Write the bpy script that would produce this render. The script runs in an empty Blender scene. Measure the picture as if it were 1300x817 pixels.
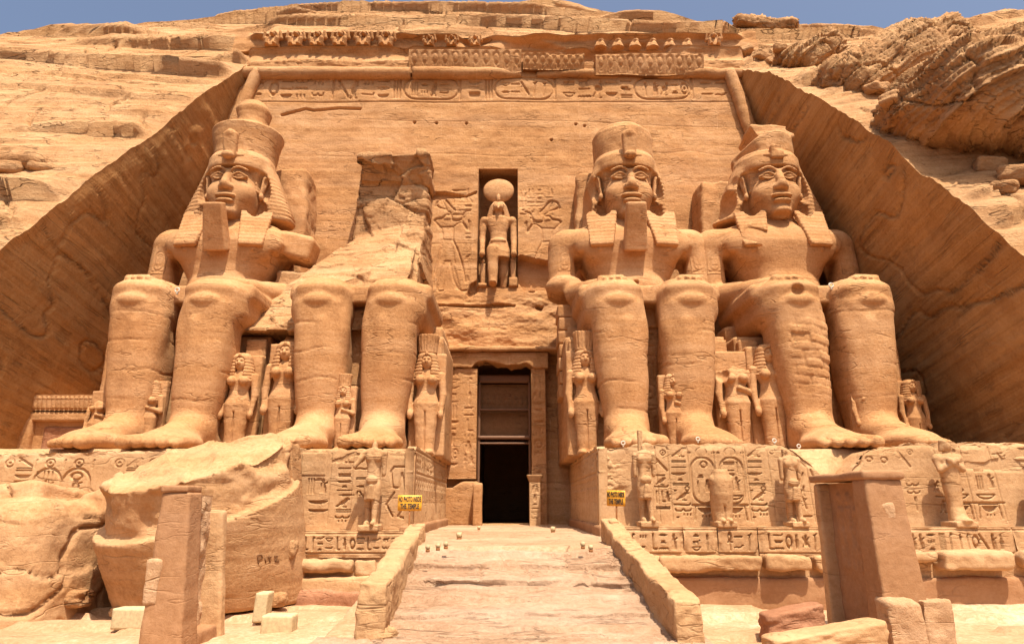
import bpy, bmesh, math, random
import numpy as np
from mathutils import Vector

# ------------------------------------------------------------------ camera, sky, sun, exposure
SC = bpy.context.scene
COL = SC.collection
FPX = 850.0                                   # focal length in pixels of a 1300 px wide frame
EYE = 1.0
PITCH = math.atan((640 - 408.5) / FPX)
CP, SP = math.cos(PITCH), math.sin(PITCH)
cam_d = bpy.data.cameras.new('camera')
cam_d.sensor_width = 36.0
cam_d.lens = FPX / 1300 * 36.0
cam_d.clip_start = 0.1
cam_d.clip_end = 3000
cam = bpy.data.objects.new('camera', cam_d)
COL.objects.link(cam)
cam.location = (0, 0, EYE)
cam.rotation_euler = (math.pi / 2 + PITCH, 0, 0)
SC.camera = cam

SUN_DIR = Vector((0.155, -0.40, 1.0)).normalized()          # towards the sun
elev = math.asin(SUN_DIR.z)
azim = math.atan2(SUN_DIR.x, SUN_DIR.y)
w = bpy.data.worlds.new("World")
SC.world = w
w.use_nodes = True
nt = w.node_tree
nt.nodes.clear()
out = nt.nodes.new('ShaderNodeOutputWorld')
bg = nt.nodes.new('ShaderNodeBackground')
sky = nt.nodes.new('ShaderNodeTexSky')
sky.sky_type = 'NISHITA'
sky.sun_disc = False
sky.sun_elevation = elev
sky.sun_rotation = azim
sky.altitude = 200
sky.air_density = 1.0
sky.dust_density = 7.0
sky.ozone_density = 1.6
bg.inputs['Strength'].default_value = 0.118
nt.links.new(sky.outputs[0], bg.inputs['Color'])
nt.links.new(bg.outputs[0], out.inputs['Surface'])
sl = bpy.data.lights.new('sun', 'SUN')
sl.energy = 5.0
sl.angle = math.radians(0.53)
sl.color = (1.0, 0.915, 0.78)
so = bpy.data.objects.new('sun', sl)
COL.objects.link(so)
so.rotation_euler = SUN_DIR.to_track_quat('Z', 'Y').to_euler()
so.location = (20, -40, 90)
vs = SC.view_settings
vs.view_transform = 'Standard'
vs.look = 'None'
vs.exposure = 0.60
vs.gamma = 1.0
vs.use_curve_mapping = False

# ------------------------------------------------------------------ measuring helpers
def P(x, y, Y):
    """point of the plane at depth Y that the photograph shows at pixel x, y"""
    u = (x - 650) / FPX; v = (408.5 - y) / FPX
    t = Y / (CP - v * SP)
    return (u * t, Y, EYE + (SP + v * CP) * t)

def FY(z):
    return 36.5 + 0.055 * z                     # the leaning facade

def PF(x, y):
    Y = 37.0
    for _ in range(8):
        p = P(x, y, Y); Y = FY(p[2])
    return P(x, y, Y)

# ------------------------------------------------------------------ noise
_rs = np.random.RandomState(7)
_R3 = _rs.rand(32, 32, 32).astype(np.float32) * 2 - 1

def vn(x, y, z):
    x = np.asarray(x, np.float32); y = np.asarray(y, np.float32); z = np.asarray(z, np.float32)
    xi = np.floor(x).astype(np.int32); yi = np.floor(y).astype(np.int32); zi = np.floor(z).astype(np.int32)
    fx = x - xi; fy = y - yi; fz = z - zi
    fx = fx * fx * (3 - 2 * fx); fy = fy * fy * (3 - 2 * fy); fz = fz * fz * (3 - 2 * fz)
    x0 = xi & 31; x1 = (xi + 1) & 31; y0 = yi & 31; y1 = (yi + 1) & 31; z0 = zi & 31; z1 = (zi + 1) & 31
    a = _R3[x0, y0, z0] * (1 - fx) + _R3[x1, y0, z0] * fx
    b = _R3[x0, y1, z0] * (1 - fx) + _R3[x1, y1, z0] * fx
    c = _R3[x0, y0, z1] * (1 - fx) + _R3[x1, y0, z1] * fx
    d = _R3[x0, y1, z1] * (1 - fx) + _R3[x1, y1, z1] * fx
    a = a * (1 - fy) + b * fy
    c = c * (1 - fy) + d * fy
    return a * (1 - fz) + c * fz

def fbm(x, y, z, octv=4, lac=2.03, gain=0.5):
    s = 0; a = 1.0; t = 0
    for i in range(octv):
        s = s + a * vn(x + 5.3 * i, y + 9.1 * i, z + 2.7 * i)
        t += a; a *= gain; x = x * lac; y = y * lac; z = z * lac
    return s / t

def plates(u, v, seed=0):
    """broken slabs: height of the slab, distance to its border, second random value"""
    ui = np.floor(u).astype(int); vi = np.floor(v).astype(int)
    f1 = np.full(u.shape, 9., np.float32); f2 = f1.copy(); h = np.zeros(u.shape, np.float32); h2 = h.copy()
    for a in (-1, 0, 1):
        for b in (-1, 0, 1):
            i = (ui + a) & 31; j = (vi + b) & 31
            px = ui + a + .5 + .46 * _R3[i, j, (3 + seed) & 31]; pv = vi + b + .5 + .46 * _R3[i, j, (9 + seed) & 31]
            dd = np.hypot(u - px, v - pv)
            near = dd < f1
            f2 = np.where(near, f1, np.minimum(f2, dd)); f1 = np.where(near, dd, f1)
            h = np.where(near, _R3[i, j, (14 + seed) & 31], h); h2 = np.where(near, _R3[i, j, (20 + seed) & 31], h2)
    return h * .5 + .5, f2 - f1, h2

def slabs(x, y, z, seed=0, su=.17, sv=.62, amp=.5, crack=.25):
    wu = x * su + .1 * y + .45 * fbm(x * .21 + seed, y * .21, z * .3, 3) + .12 * fbm(x * 1.1, y * 1.1, z * 1.3 + seed, 3)
    wv = z * sv + .06 * x + .55 * fbm(x * .14 + seed + 8, y * .14, z * .2, 3) + .14 * fbm(x * 1.2, y * 1.2 + 5, z * 1.4 + seed, 3)
    h, e, h2 = plates(wu, wv, seed)
    msk = sstep(-.3, .15, fbm(x * .07 + seed * 3, y * .07, z * .1, 2))
    ck = sstep(-.25, .15, fbm(x * .3 + 60 + seed, y * .3, z * .45, 2))
    d = amp * h * (.25 + .75 * msk) - crack * 2.2 * np.clip(1.3 - e / .035, 0, 1) * (.2 + .8 * msk) * ck
    h, e, h3 = plates(wu * 2.7 + 3, wv * 2.5 + 7, seed + 5)
    m2 = sstep(-.1, .2, fbm(x * .15 + seed * 5, y * .15, z * .22 + 9, 2))
    return d + (.32 * amp * h - .5 * crack * np.clip(1 - e / .07, 0, 1)) * m2

def sstep(a, b, x):
    t = np.clip((x - a) / (b - a), 0, 1)
    return t * t * (3 - 2 * t)

# ------------------------------------------------------------------ materials
MATS = {}
def stone(name, dark, mid, light, strata=0.5, bump=0.5, scale=1.0, joints=False, pits=0.5, tilt=(0, 0, 0), rough=0.93, stretch=(0.16, 0.22, 2.6), veins=1.0, vasp=(.30, 1.5)):
    m = bpy.data.materials.new(name); m.use_nodes = True
    n = m.node_tree.nodes; l = m.node_tree.links
    b = n['Principled BSDF']
    b.inputs['Roughness'].default_value = rough
    b.inputs['Specular IOR Level'].default_value = 0.12
    geo = n.new('ShaderNodeNewGeometry')
    def mapping(sc, rot=(0, 0, 0)):
        mp = n.new('ShaderNodeMapping'); mp.inputs['Scale'].default_value = sc; mp.inputs['Rotation'].default_value = rot
        l.new(geo.outputs['Position'], mp.inputs['Vector']); return mp
    def noise(mp, s, det=6, ro=0.6):
        t = n.new('ShaderNodeTexNoise'); t.inputs['Scale'].default_value = s
        t.inputs['Detail'].default_value = det; t.inputs['Roughness'].default_value = ro
        l.new(mp.outputs[0], t.inputs['Vector']); return t.outputs[0]
    def math_(op, a, bb):
        t = n.new('ShaderNodeMath'); t.operation = op
        for i, q in enumerate((a, bb)):
            if isinstance(q, (int, float)): t.inputs[i].default_value = q
            else: l.new(q, t.inputs[i])
        return t.outputs[0]
    m1 = mapping((1, 1, 1))
    m2 = n.new('ShaderNodeMapping'); m2.inputs['Scale'].default_value = stretch
    l.new(mapping((1, 1, 1), tuple(math.radians(q) for q in tilt)).outputs[0], m2.inputs['Vector'])
    big = noise(m1, 0.22 * scale, 4, 0.55)
    med = noise(m1, 1.7 * scale, 7, 0.65)
    fine = noise(m1, 9.0 * scale, 6, 0.7)
    st = noise(m2, 1.6 * scale, 7, 0.68)
    s1 = math_('MULTIPLY', st, strata)
    s2 = math_('MULTIPLY', big, 0.55)
    s3 = math_('MULTIPLY', med, 0.35)
    s4 = math_('MULTIPLY', fine, 0.55)
    tot = math_('ADD', math_('ADD', s1, s2), math_('ADD', s3, s4))
    tot = math_('DIVIDE', tot, strata + 1.45)
    r = n.new('ShaderNodeValToRGB')
    e = r.color_ramp.elements
    e[0].position = 0.41; e[0].color = (*dark, 1)
    e[1].position = 0.59; e[1].color = (*light, 1)
    q = e.new(0.5); q.color = (*mid, 1)
    l.new(tot, r.inputs[0])
    colr = r.outputs[0]
    if joints:
        bt = n.new('ShaderNodeTexBrick')
        bt.inputs['Scale'].default_value = 1.0
        bt.inputs['Mortar Size'].default_value = 0.022
        bt.inputs['Mortar Smooth'].default_value = 0.6
        bt.inputs['Brick Width'].default_value = 4.4
        bt.inputs['Row Height'].default_value = 2.9
        mp = n.new('ShaderNodeMapping'); mp.inputs['Rotation'].default_value = (math.radians(90), 0, 0)
        l.new(geo.outputs['Position'], mp.inputs['Vector'])
        wv = n.new('ShaderNodeVectorMath'); wv.operation = 'ADD'
        wn = n.new('ShaderNodeTexNoise'); wn.inputs['Scale'].default_value = 0.9
        l.new(geo.outputs['Position'], wn.inputs['Vector'])
        ws = n.new('ShaderNodeVectorMath'); ws.operation = 'SCALE'; ws.inputs['Scale'].default_value = 0.22
        l.new(wn.outputs['Color'], ws.inputs[0])
        l.new(mp.outputs[0], wv.inputs[0]); l.new(ws.outputs[0], wv.inputs[1])
        l.new(wv.outputs[0], bt.inputs['Vector'])
        mk = n.new('ShaderNodeMapRange'); l.new(med, mk.inputs[0])
        mk.inputs[1].default_value = 0.42; mk.inputs[2].default_value = 0.66
        f = math_('MULTIPLY', bt.outputs['Fac'], mk.outputs[0])
        f = math_('MULTIPLY', f, 0.55)
        mx = n.new('ShaderNodeMix'); mx.data_type = 'RGBA'
        l.new(f, mx.inputs[0]); l.new(colr, mx.inputs[6])
        mx.inputs[7].default_value = (min(1, light[0] * 1.35), min(1, light[1] * 1.5), min(1, light[2] * 1.7), 1)
        colr = mx.outputs[2]
    vein_h = None
    if veins:
        vm = n.new('ShaderNodeMapping'); vm.inputs['Scale'].default_value = tuple(vasp[0] if q < .5 else vasp[1] for q in stretch)
        l.new(m2.inputs['Vector'].links[0].from_socket, vm.inputs['Vector'])
        def vline(sc, wid, lo, hi, det):
            t = noise(vm, sc, det, .55)
            a = math_('ABSOLUTE', math_('SUBTRACT', t, .5), 0)
            q = n.new('ShaderNodeMapRange'); l.new(a, q.inputs[0]); q.inputs[1].default_value = 0; q.inputs[2].default_value = wid
            q.inputs[3].default_value = 1; q.inputs[4].default_value = 0
            mk = n.new('ShaderNodeMapRange'); l.new(noise(m1, sc * .45, 3), mk.inputs[0]); mk.inputs[1].default_value = lo; mk.inputs[2].default_value = hi
            return math_('MULTIPLY', q.outputs[0], mk.outputs[0])
        v1 = vline(.75, .011, .48, .56, 3); v2 = vline(1.9, .020, .52, .60, 4)
        vein_h = math_('MAXIMUM', v1, math_('MULTIPLY', v2, .7))
        mx = n.new('ShaderNodeMix'); mx.data_type = 'RGBA'; l.new(math_('MULTIPLY', vein_h, .62 * veins), mx.inputs[0]); l.new(colr, mx.inputs[6])
        mx.inputs[7].default_value = (dark[0] * .42, dark[1] * .38, dark[2] * .35, 1); colr = mx.outputs[2]
        # broad paler and redder beds and stains
        hs = n.new('ShaderNodeMapRange'); l.new(noise(m2, .55, 3), hs.inputs[0]); hs.inputs[1].default_value = .45; hs.inputs[2].default_value = .68
        mx = n.new('ShaderNodeMix'); mx.data_type = 'RGBA'; l.new(math_('MULTIPLY', hs.outputs[0], .35), mx.inputs[0]); l.new(colr, mx.inputs[6])
        mx.inputs[7].default_value = (light[0] * 1.06, light[1] * 1.14, light[2] * 1.28, 1); colr = mx.outputs[2]
        hs = n.new('ShaderNodeMapRange'); l.new(noise(m1, .42, 5), hs.inputs[0]); hs.inputs[1].default_value = .52; hs.inputs[2].default_value = .70
        mx = n.new('ShaderNodeMix'); mx.data_type = 'RGBA'; l.new(math_('MULTIPLY', hs.outputs[0], .45), mx.inputs[0]); l.new(colr, mx.inputs[6])
        mx.inputs[7].default_value = (dark[0] * 1.02, dark[1] * .92, dark[2] * .85, 1); colr = mx.outputs[2]
    l.new(colr, b.inputs['Base Color'])
    vor = n.new('ShaderNodeTexVoronoi'); vor.inputs['Scale'].default_value = 2.6 * scale
    l.new(m1.outputs[0], vor.inputs['Vector'])
    pit = n.new('ShaderNodeMapRange'); l.new(vor.outputs['Distance'], pit.inputs[0])
    pit.inputs[1].default_value = 0.03; pit.inputs[2].default_value = 0.13
    grain = noise(m1, 34.0 * scale, 3, 0.7)
    h = math_('ADD', math_('MULTIPLY', fine, 0.42), math_('MULTIPLY', med, 0.62))
    h = math_('ADD', h, math_('MULTIPLY', grain, 0.12))
    h = math_('ADD', h, math_('MULTIPLY', st, 0.55 * strata))
    h = math_('ADD', h, math_('MULTIPLY', pit.outputs[0], 0.22 * pits))
    if vein_h is not None: h = math_('SUBTRACT', h, math_('MULTIPLY', vein_h, .5))
    bp = n.new('ShaderNodeBump'); bp.inputs['Strength'].default_value = bump
    bp.inputs['Distance'].default_value = 0.15
    l.new(h, bp.inputs['Height'])
    l.new(bp.outputs[0], b.inputs['Normal'])
    MATS[name] = m
    return m

def plain(name, colr, rough=0.6, var=0.12):
    m = bpy.data.materials.new(name); m.use_nodes = True
    n = m.node_tree.nodes; l = m.node_tree.links; b = n['Principled BSDF']
    b.inputs['Roughness'].default_value = rough
    t = n.new('ShaderNodeTexNoise'); t.inputs['Scale'].default_value = 14; t.inputs['Detail'].default_value = 5
    g = n.new('ShaderNodeNewGeometry'); l.new(g.outputs['Position'], t.inputs['Vector'])
    r = n.new('ShaderNodeValToRGB'); e = r.color_ramp.elements
    e[0].position = .3; e[1].position = .7
    e[0].color = (*[c * (1 - var) for c in colr], 1); e[1].color = (*[min(1, c * (1 + var)) for c in colr], 1)
    l.new(t.outputs[0], r.inputs[0]); l.new(r.outputs[0], b.inputs['Base Color'])
    return m

M_FACE = stone('facade_sandstone', (.335, .156, .058), (.440, .222, .090), (.525, .288, .136), strata=.40, bump=.55, joints=True)
M_STAT = stone('statue_sandstone', (.340, .160, .062), (.450, .228, .094), (.540, .300, .142), strata=.30, bump=.48)
M_CLIF = stone('cliff_sandstone', (.300, .146, .058), (.430, .228, .100), (.530, .310, .150), strata=.7, bump=1.0, pits=.7, veins=1.5)
M_DRUM = stone('fallen_block_sandstone', (.340, .175, .075), (.455, .250, .112), (.545, .325, .165), strata=.25, bump=.5, pits=.5, veins=.55)
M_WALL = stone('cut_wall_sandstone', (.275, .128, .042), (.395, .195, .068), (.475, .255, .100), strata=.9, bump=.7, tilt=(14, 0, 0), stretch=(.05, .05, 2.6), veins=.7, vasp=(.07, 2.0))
M_BLDR = stone('boulder_sandstone', (.300, .148, .060), (.425, .228, .102), (.515, .300, .143), strata=.8, bump=.9, tilt=(0, -25, 0))
M_PED = stone('pedestal_sandstone', (.350, .190, .086), (.455, .262, .124), (.530, .325, .165), strata=.3, bump=.4)
M_NAOS = stone('plastered_sandstone', (.285, .140, .062), (.335, .170, .079), (.385, .205, .102), strata=.1, bump=.3, pits=.3, veins=.35)
M_PAVE = stone('ramp_stone', (.265, .148, .080), (.40, .245, .145), (.50, .345, .225), strata=.45, bump=.9, stretch=(.4, 1.3, .4), veins=.6)
M_SAND = stone('forecourt_sand', (.38, .210, .105), (.49, .295, .160), (.60, .43, .28), strata=.1, bump=.7, veins=0)
M_RED = stone('reddish_stone', (.27, .12, .060), (.34, .155, .080), (.41, .21, .115), strata=.2, bump=.6)
M_UNSEEN = stone('unseen_low_bounce_ground', (.10, .062, .038), (.14, .088, .052), (.18, .115, .07), strata=.1, bump=.6, veins=0)  # added for ground out of view, dark so it bounces less light
M_PATCH = stone('pale_patch_stone', (.40, .23, .115), (.47, .28, .15), (.53, .34, .195), strata=.1, bump=.6)
M_FLOOR = stone('terrace_stone', (.28, .155, .08), (.39, .235, .13), (.48, .32, .195), strata=.1, bump=.4)
M_WOOD = plain('old_dark_wood', (.17, .075, .032), .7)
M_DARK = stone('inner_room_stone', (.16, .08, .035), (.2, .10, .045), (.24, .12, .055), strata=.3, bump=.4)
M_CREAM = plain('cream_painted_metal', (.38, .26, .125), .6)
M_CONC = plain('pale_concrete', (.50, .385, .21), .9, .18)
M_YELL = plain('orange_yellow_paint', (.72, .33, .02), .6, .16)
M_BLK = plain('black_lettering', (.03, .022, .015), .6)
M_POST = plain('rusty_brown_post', (.32, .12, .03), .6)
M_WHITE = plain('white_plastic', (.56, .48, .38), .5, .04)

# ------------------------------------------------------------------ objects
def tag(o, label=None, cat=None, group=None, kind=None):
    if label: o['label'] = label
    if cat: o['category'] = cat
    if group: o['group'] = group
    if kind: o['kind'] = kind
    return o

def empty(name, loc, label, cat, group=None, rz=0.0):
    o = bpy.data.objects.new(name, None); COL.objects.link(o)
    o.location = loc; o.rotation_euler = (0, 0, rz); o.empty_display_size = .3
    return tag(o, label, cat, group)

def mesh_obj(name, V, F, mat, parent=None, smooth=True):
    V = np.asarray(V, np.float32)
    me = bpy.data.meshes.new(name)
    if isinstance(F, np.ndarray):
        nf, k = F.shape
        me.vertices.add(len(V)); me.vertices.foreach_set('co', V.ravel())
        me.loops.add(nf * k); me.loops.foreach_set('vertex_index', F.astype(np.int32).ravel())
        me.polygons.add(nf); me.polygons.foreach_set('loop_start', np.arange(0, nf * k, k, dtype=np.int32))
        me.update(calc_edges=True); me.validate()
    else:
        me.from_pydata(V.tolist(), [], F); me.update()
    if smooth:
        me.polygons.foreach_set('use_smooth', np.ones(len(me.polygons), bool))
    me.materials.append(mat)
    o = bpy.data.objects.new(name, me); COL.objects.link(o)
    if parent is not None: o.parent = parent
    return o

def copy_tree(o, parent=None):
    c = o.copy(); COL.objects.link(c)
    if parent is not None: c.parent = parent
    for ch in list(o.children): copy_tree(ch, c)
    return c

# ------------------------------------------------------------------ distance fields and surface nets
def smin(a, b, k):
    if k <= 0: return np.minimum(a, b)
    h = np.clip(k - np.abs(a - b), 0, None) / k
    return np.minimum(a, b) - h * h * k * .25

class Field:
    def __init__(s, lo, hi, res):
        s.lo = np.array(lo, np.float32); s.res = res
        s.n = np.maximum(3, np.ceil((np.array(hi) - s.lo) / res).astype(int) + 1)
        s.ax = [s.lo[i] + res * np.arange(s.n[i], dtype=np.float32) for i in range(3)]
        s.F = np.full(tuple(s.n), 1.0, np.float32)
    def win(s, lo, hi):
        i0 = np.clip(np.floor((np.array(lo) - s.lo) / s.res).astype(int), 0, s.n - 1)
        i1 = np.clip(np.ceil((np.array(hi) - s.lo) / s.res).astype(int) + 1, 1, s.n)
        sl_ = tuple(slice(a, max(a + 1, b)) for a, b in zip(i0, i1))
        return sl_, (s.ax[0][sl_[0]][:, None, None], s.ax[1][sl_[1]][None, :, None], s.ax[2][sl_[2]][None, None, :])
    def put(s, fn, lo, hi, k=0., mode='+'):
        pad = max(k, .3)
        sl_, (x, y, z) = s.win(np.array(lo) - pad, np.array(hi) + pad)
        d = fn(x, y, z)
        if mode == '+': s.F[sl_] = smin(s.F[sl_], d, k)
        elif mode == '-': s.F[sl_] = -smin(-s.F[sl_], d, k)
    def ell(s, c, r, k=0., mode='+', rx=0., ry=0., rz=0.):
        c = np.array(c, np.float32); r = np.array(r, np.float32)
        R = rotm(rx, ry, rz)
        def fn(x, y, z):
            X, Y, Z = x - c[0], y - c[1], z - c[2]
            if R is not None:
                X, Y, Z = (R[0, 0] * X + R[1, 0] * Y + R[2, 0] * Z, R[0, 1] * X + R[1, 1] * Y + R[2, 1] * Z, R[0, 2] * X + R[1, 2] * Y + R[2, 2] * Z)
            k0 = np.sqrt((X / r[0]) ** 2 + (Y / r[1]) ** 2 + (Z / r[2]) ** 2)
            k1 = np.sqrt((X / r[0] ** 2) ** 2 + (Y / r[1] ** 2) ** 2 + (Z / r[2] ** 2) ** 2) + 1e-6
            return k0 * (k0 - 1) / k1
        m = r if R is None else np.full(3, r.max())
        s.put(fn, c - m, c + m, k, mode)
    def cap(s, a, b, ra, rb, k=0., mode='+', sq=(1, 1, 1)):
        a = np.array(a, np.float32); b = np.array(b, np.float32); ba = b - a; L = float(ba @ ba)
        def fn(x, y, z):
            X, Y, Z = x - a[0], y - a[1], z - a[2]
            h = np.clip((X * ba[0] + Y * ba[1] + Z * ba[2]) / L, 0, 1)
            return np.sqrt(((X - h * ba[0]) / sq[0]) ** 2 + ((Y - h * ba[1]) / sq[1]) ** 2 + ((Z - h * ba[2]) / sq[2]) ** 2) - (ra + (rb - ra) * h)
        m = max(ra, rb) * max(sq)
        s.put(fn, np.minimum(a, b) - m, np.maximum(a, b) + m, k, mode)
    def box(s, c, hf, r=.05, k=0., mode='+', rx=0., ry=0., rz=0., taper=(0, 0)):
        c = np.array(c, np.float32); hf = np.array(hf, np.float32); R = rotm(rx, ry, rz)
        def fn(x, y, z):
            X, Y, Z = x - c[0], y - c[1], z - c[2]
            if R is not None:
                X, Y, Z = (R[0, 0] * X + R[1, 0] * Y + R[2, 0] * Z, R[0, 1] * X + R[1, 1] * Y + R[2, 1] * Z, R[0, 2] * X + R[1, 2] * Y + R[2, 2] * Z)
            qx = np.abs(X) - (hf[0] + taper[0] * Z) + r; qy = np.abs(Y) - (hf[1] + taper[1] * Z) + r; qz = np.abs(Z) - hf[2] + r
            o_ = np.sqrt(np.maximum(qx, 0) ** 2 + np.maximum(qy, 0) ** 2 + np.maximum(qz, 0) ** 2)
            return o_ + np.minimum(np.maximum(qx, np.maximum(qy, qz)), 0) - r
        m = hf + np.array([abs(taper[0]) * hf[2], abs(taper[1]) * hf[2], 0])
        if R is not None: m = np.full(3, float(np.linalg.norm(m)))
        s.put(fn, c - m, c + m, k, mode)
    def loft(s, tab, k=0., mode='+', n=2.3):
        """tab rows: z, cx, cy, a, b"""
        t = np.array(tab, np.float32)
        def fn(x, y, z):
            zz = np.clip(z, t[0, 0], t[-1, 0])
            def sp(j):
                return np.interp(zz.ravel(), t[:, 0], t[:, j]).astype(np.float32).reshape(zz.shape)
            cx, cy, a, b = sp(1), sp(2), sp(3), sp(4)
            q = (np.abs((x - cx) / a) ** n + np.abs((y - cy) / b) ** n) ** (1 / n)
            d = (q - 1) * np.minimum(a, b)
            dz = np.maximum(t[0, 0] - z, z - t[-1, 0])
            return np.where((dz > 0) & (d > 0), np.sqrt(np.maximum(d, 0) ** 2 + np.maximum(dz, 0) ** 2), np.maximum(d, dz))
        lo = (min(t[:, 1] - t[:, 3]), min(t[:, 2] - t[:, 4]), t[0, 0]); hi = (max(t[:, 1] + t[:, 3]), max(t[:, 2] + t[:, 4]), t[-1, 0])
        s.put(fn, lo, hi, k, mode)
    def convex(s, planes, lo, hi, k=0., mode='+', rnd=.05):
        pl = []
        for pt, nn in planes:
            nn = np.array(nn, float); nn = nn / np.linalg.norm(nn); pl.append((nn, float(nn @ np.array(pt, float))))
        def fn(x, y, z):
            d = None
            for nn, o in pl:
                e = nn[0] * x + nn[1] * y + nn[2] * z - o
                d = e if d is None else -smin(-d, -e, rnd)
            return d
        s.put(fn, lo, hi, k, mode)
    def mesh(s):
        F = s.F
        F[0] = 1; F[-1] = 1; F[:, 0] = 1; F[:, -1] = 1; F[:, :, 0] = 1; F[:, :, -1] = 1
        S = F < 0
        c = S[:-1, :-1, :-1].astype(np.uint8)
        cnt = np.zeros_like(c)
        for dx in (0, 1):
            for dy in (0, 1):
                for dz in (0, 1):
                    cnt += S[dx:S.shape[0] - 1 + dx, dy:S.shape[1] - 1 + dy, dz:S.shape[2] - 1 + dz]
        I, J, K = np.nonzero((cnt > 0) & (cnt < 8))
        idx = np.full(cnt.shape, -1, np.int32); idx[I, J, K] = np.arange(len(I))
        val = {}
        for dx in (0, 1):
            for dy in (0, 1):
                for dz in (0, 1):
                    val[dx, dy, dz] = F[I + dx, J + dy, K + dz]
        acc = np.zeros((len(I), 3), np.float32); num = np.zeros(len(I), np.float32)
        cs = list(val)
        for a in cs:
            for ax in range(3):
                if a[ax] == 0:
                    b = list(a); b[ax] = 1; b = tuple(b)
                    fa, fb = val[a], val[b]
                    m = (fa < 0) != (fb < 0)
                    t = np.where(m, fa / np.where(m, fa - fb, 1), 0)
                    p = np.zeros((len(I), 3), np.float32) + np.array(a, np.float32)
                    p[:, ax] += t
                    acc += p * m[:, None]; num += m
        V = (np.stack([I, J, K], 1) + acc / num[:, None]) * s.res + s.lo
        Q = []
        for ax in range(3):
            o1, o2 = [(1, 2), (2, 0), (0, 1)][ax]
            A = S[tuple(slice(0, -1) if i == ax else slice(None) for i in range(3))]
            B = S[tuple(slice(1, None) if i == ax else slice(None) for i in range(3))]
            ij = np.nonzero(A != B)
            ij = np.array(ij)
            ok = (ij[o1] > 0) & (ij[o2] > 0) & (ij[o1] < cnt.shape[o1]) & (ij[o2] < cnt.shape[o2])
            ij = ij[:, ok]
            flip = A[ij[0], ij[1], ij[2]]
            def g(d1, d2):
                t = [ij[0].copy(), ij[1].copy(), ij[2].copy()]
                t[o1] -= d1; t[o2] -= d2
                return idx[t[0], t[1], t[2]]
            q = np.stack([g(1, 1), g(0, 1), g(0, 0), g(1, 0)], 1)
            q[~flip] = q[~flip][:, ::-1]
            Q.append(q)
        return V, np.concatenate(Q)

def rotm(rx, ry, rz):
    if not (rx or ry or rz): return None
    from mathutils import Euler
    return np.array(Euler((math.radians(rx), math.radians(ry), math.radians(rz))).to_matrix(), np.float32)

def vnormals(V, Q):
    a, b, c, d = V[Q[:, 0]], V[Q[:, 1]], V[Q[:, 2]], V[Q[:, -1]]
    n = np.cross(c - a, d - b)
    N = np.zeros_like(V)
    for i in range(Q.shape[1]):
        np.add.at(N, Q[:, i], n)
    return N / (np.linalg.norm(N, axis=1, keepdims=True) + 1e-9)

def erode(V, Q, amp=.05, freq=.7, octv=4, seed=0., strata=0., sfreq=2.2, extra=None):
    N = vnormals(V, Q)
    d = amp * fbm(V[:, 0] * freq + seed, V[:, 1] * freq + seed * 1.7, V[:, 2] * freq, octv)
    if strata:
        t = V[:, 2] * sfreq + .5 * fbm(V[:, 0] * .3 + seed, V[:, 1] * .3, V[:, 2] * .3, 3)
        d = d + strata * fbm(V[:, 0] * .12 + seed, V[:, 1] * .12, t, 3) - strata * .9 * np.clip(fbm(V[:, 0] * .25, V[:, 1] * .25 + seed, t * .8, 2) - .25, 0, 1)
    if extra is not None: d = d + extra(V, N)
    return V + N * d[:, None]

# ------------------------------------------------------------------ rough boxes and relief panels
def grid_faces(nu, nv, off=0):
    i = np.arange(nu - 1)[:, None] * nv + np.arange(nv - 1)[None, :]
    i = i.ravel() + off
    return np.stack([i, i + nv, i + nv + 1, i + 1], 1)

def rough_box(lo, hi, res=.12, rnd=.05, amp=.03, freq=1.3, seed=0., fn=None, chip=.0, maxn=160):
    lo = np.array(lo, float); hi = np.array(hi, float); sz = hi - lo
    n = np.clip(np.ceil(sz / res).astype(int), 2, maxn) + 1
    VV = []; FF = []; off = 0
    for ax in range(3):
        u, v = [(1, 2), (2, 0), (0, 1)][ax]
        U, W = np.meshgrid(np.linspace(0, 1, n[u]), np.linspace(0, 1, n[v]), indexing='ij')
        for side in (0, 1):
            p = np.zeros((n[u] * n[v], 3))
            p[:, ax] = lo[ax] + sz[ax] * side
            p[:, u] = lo[u] + sz[u] * U.ravel(); p[:, v] = lo[v] + sz[v] * W.ravel()
            f = grid_faces(n[u], n[v], off)
            if side == 0: f = f[:, ::-1]
            VV.append(p); FF.append(f); off += len(p)
    V = np.concatenate(VV); F = np.concatenate(FF)
    _, first, inv = np.unique(np.round(V / 1e-4).astype(np.int64), axis=0, return_index=True, return_inverse=True)
    V = V[first]; F = inv.ravel()[F]
    rr = rnd
    if chip:
        rr = rnd + chip * np.clip(fbm(V[:, 0] * 1.1 + seed, V[:, 1] * 1.1 + 4, V[:, 2] * 1.1 + seed, 3) + .1, 0, 1)[:, None] * 2
    rr = np.minimum(rr, sz.min() * .45)
    C = np.minimum(np.maximum(V, lo + rr), hi - rr)
    D = V - C; L = np.linalg.norm(D, axis=1, keepdims=True) + 1e-9
    V = C + D / L * rr
    V = V.astype(np.float32)
    N = vnormals(V, F)
    d = amp * fbm(V[:, 0] * freq + seed, V[:, 1] * freq + seed * .7, V[:, 2] * freq + seed * 1.3, 4) + .4 * amp * fbm(V[:, 0] * freq * 4.3 + seed, V[:, 1] * freq * 4.3, V[:, 2] * freq * 4.3, 3)
    V = V + N * d[:, None]
    if fn is not None: V = np.asarray(fn(V), np.float32)
    return V, F

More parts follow.
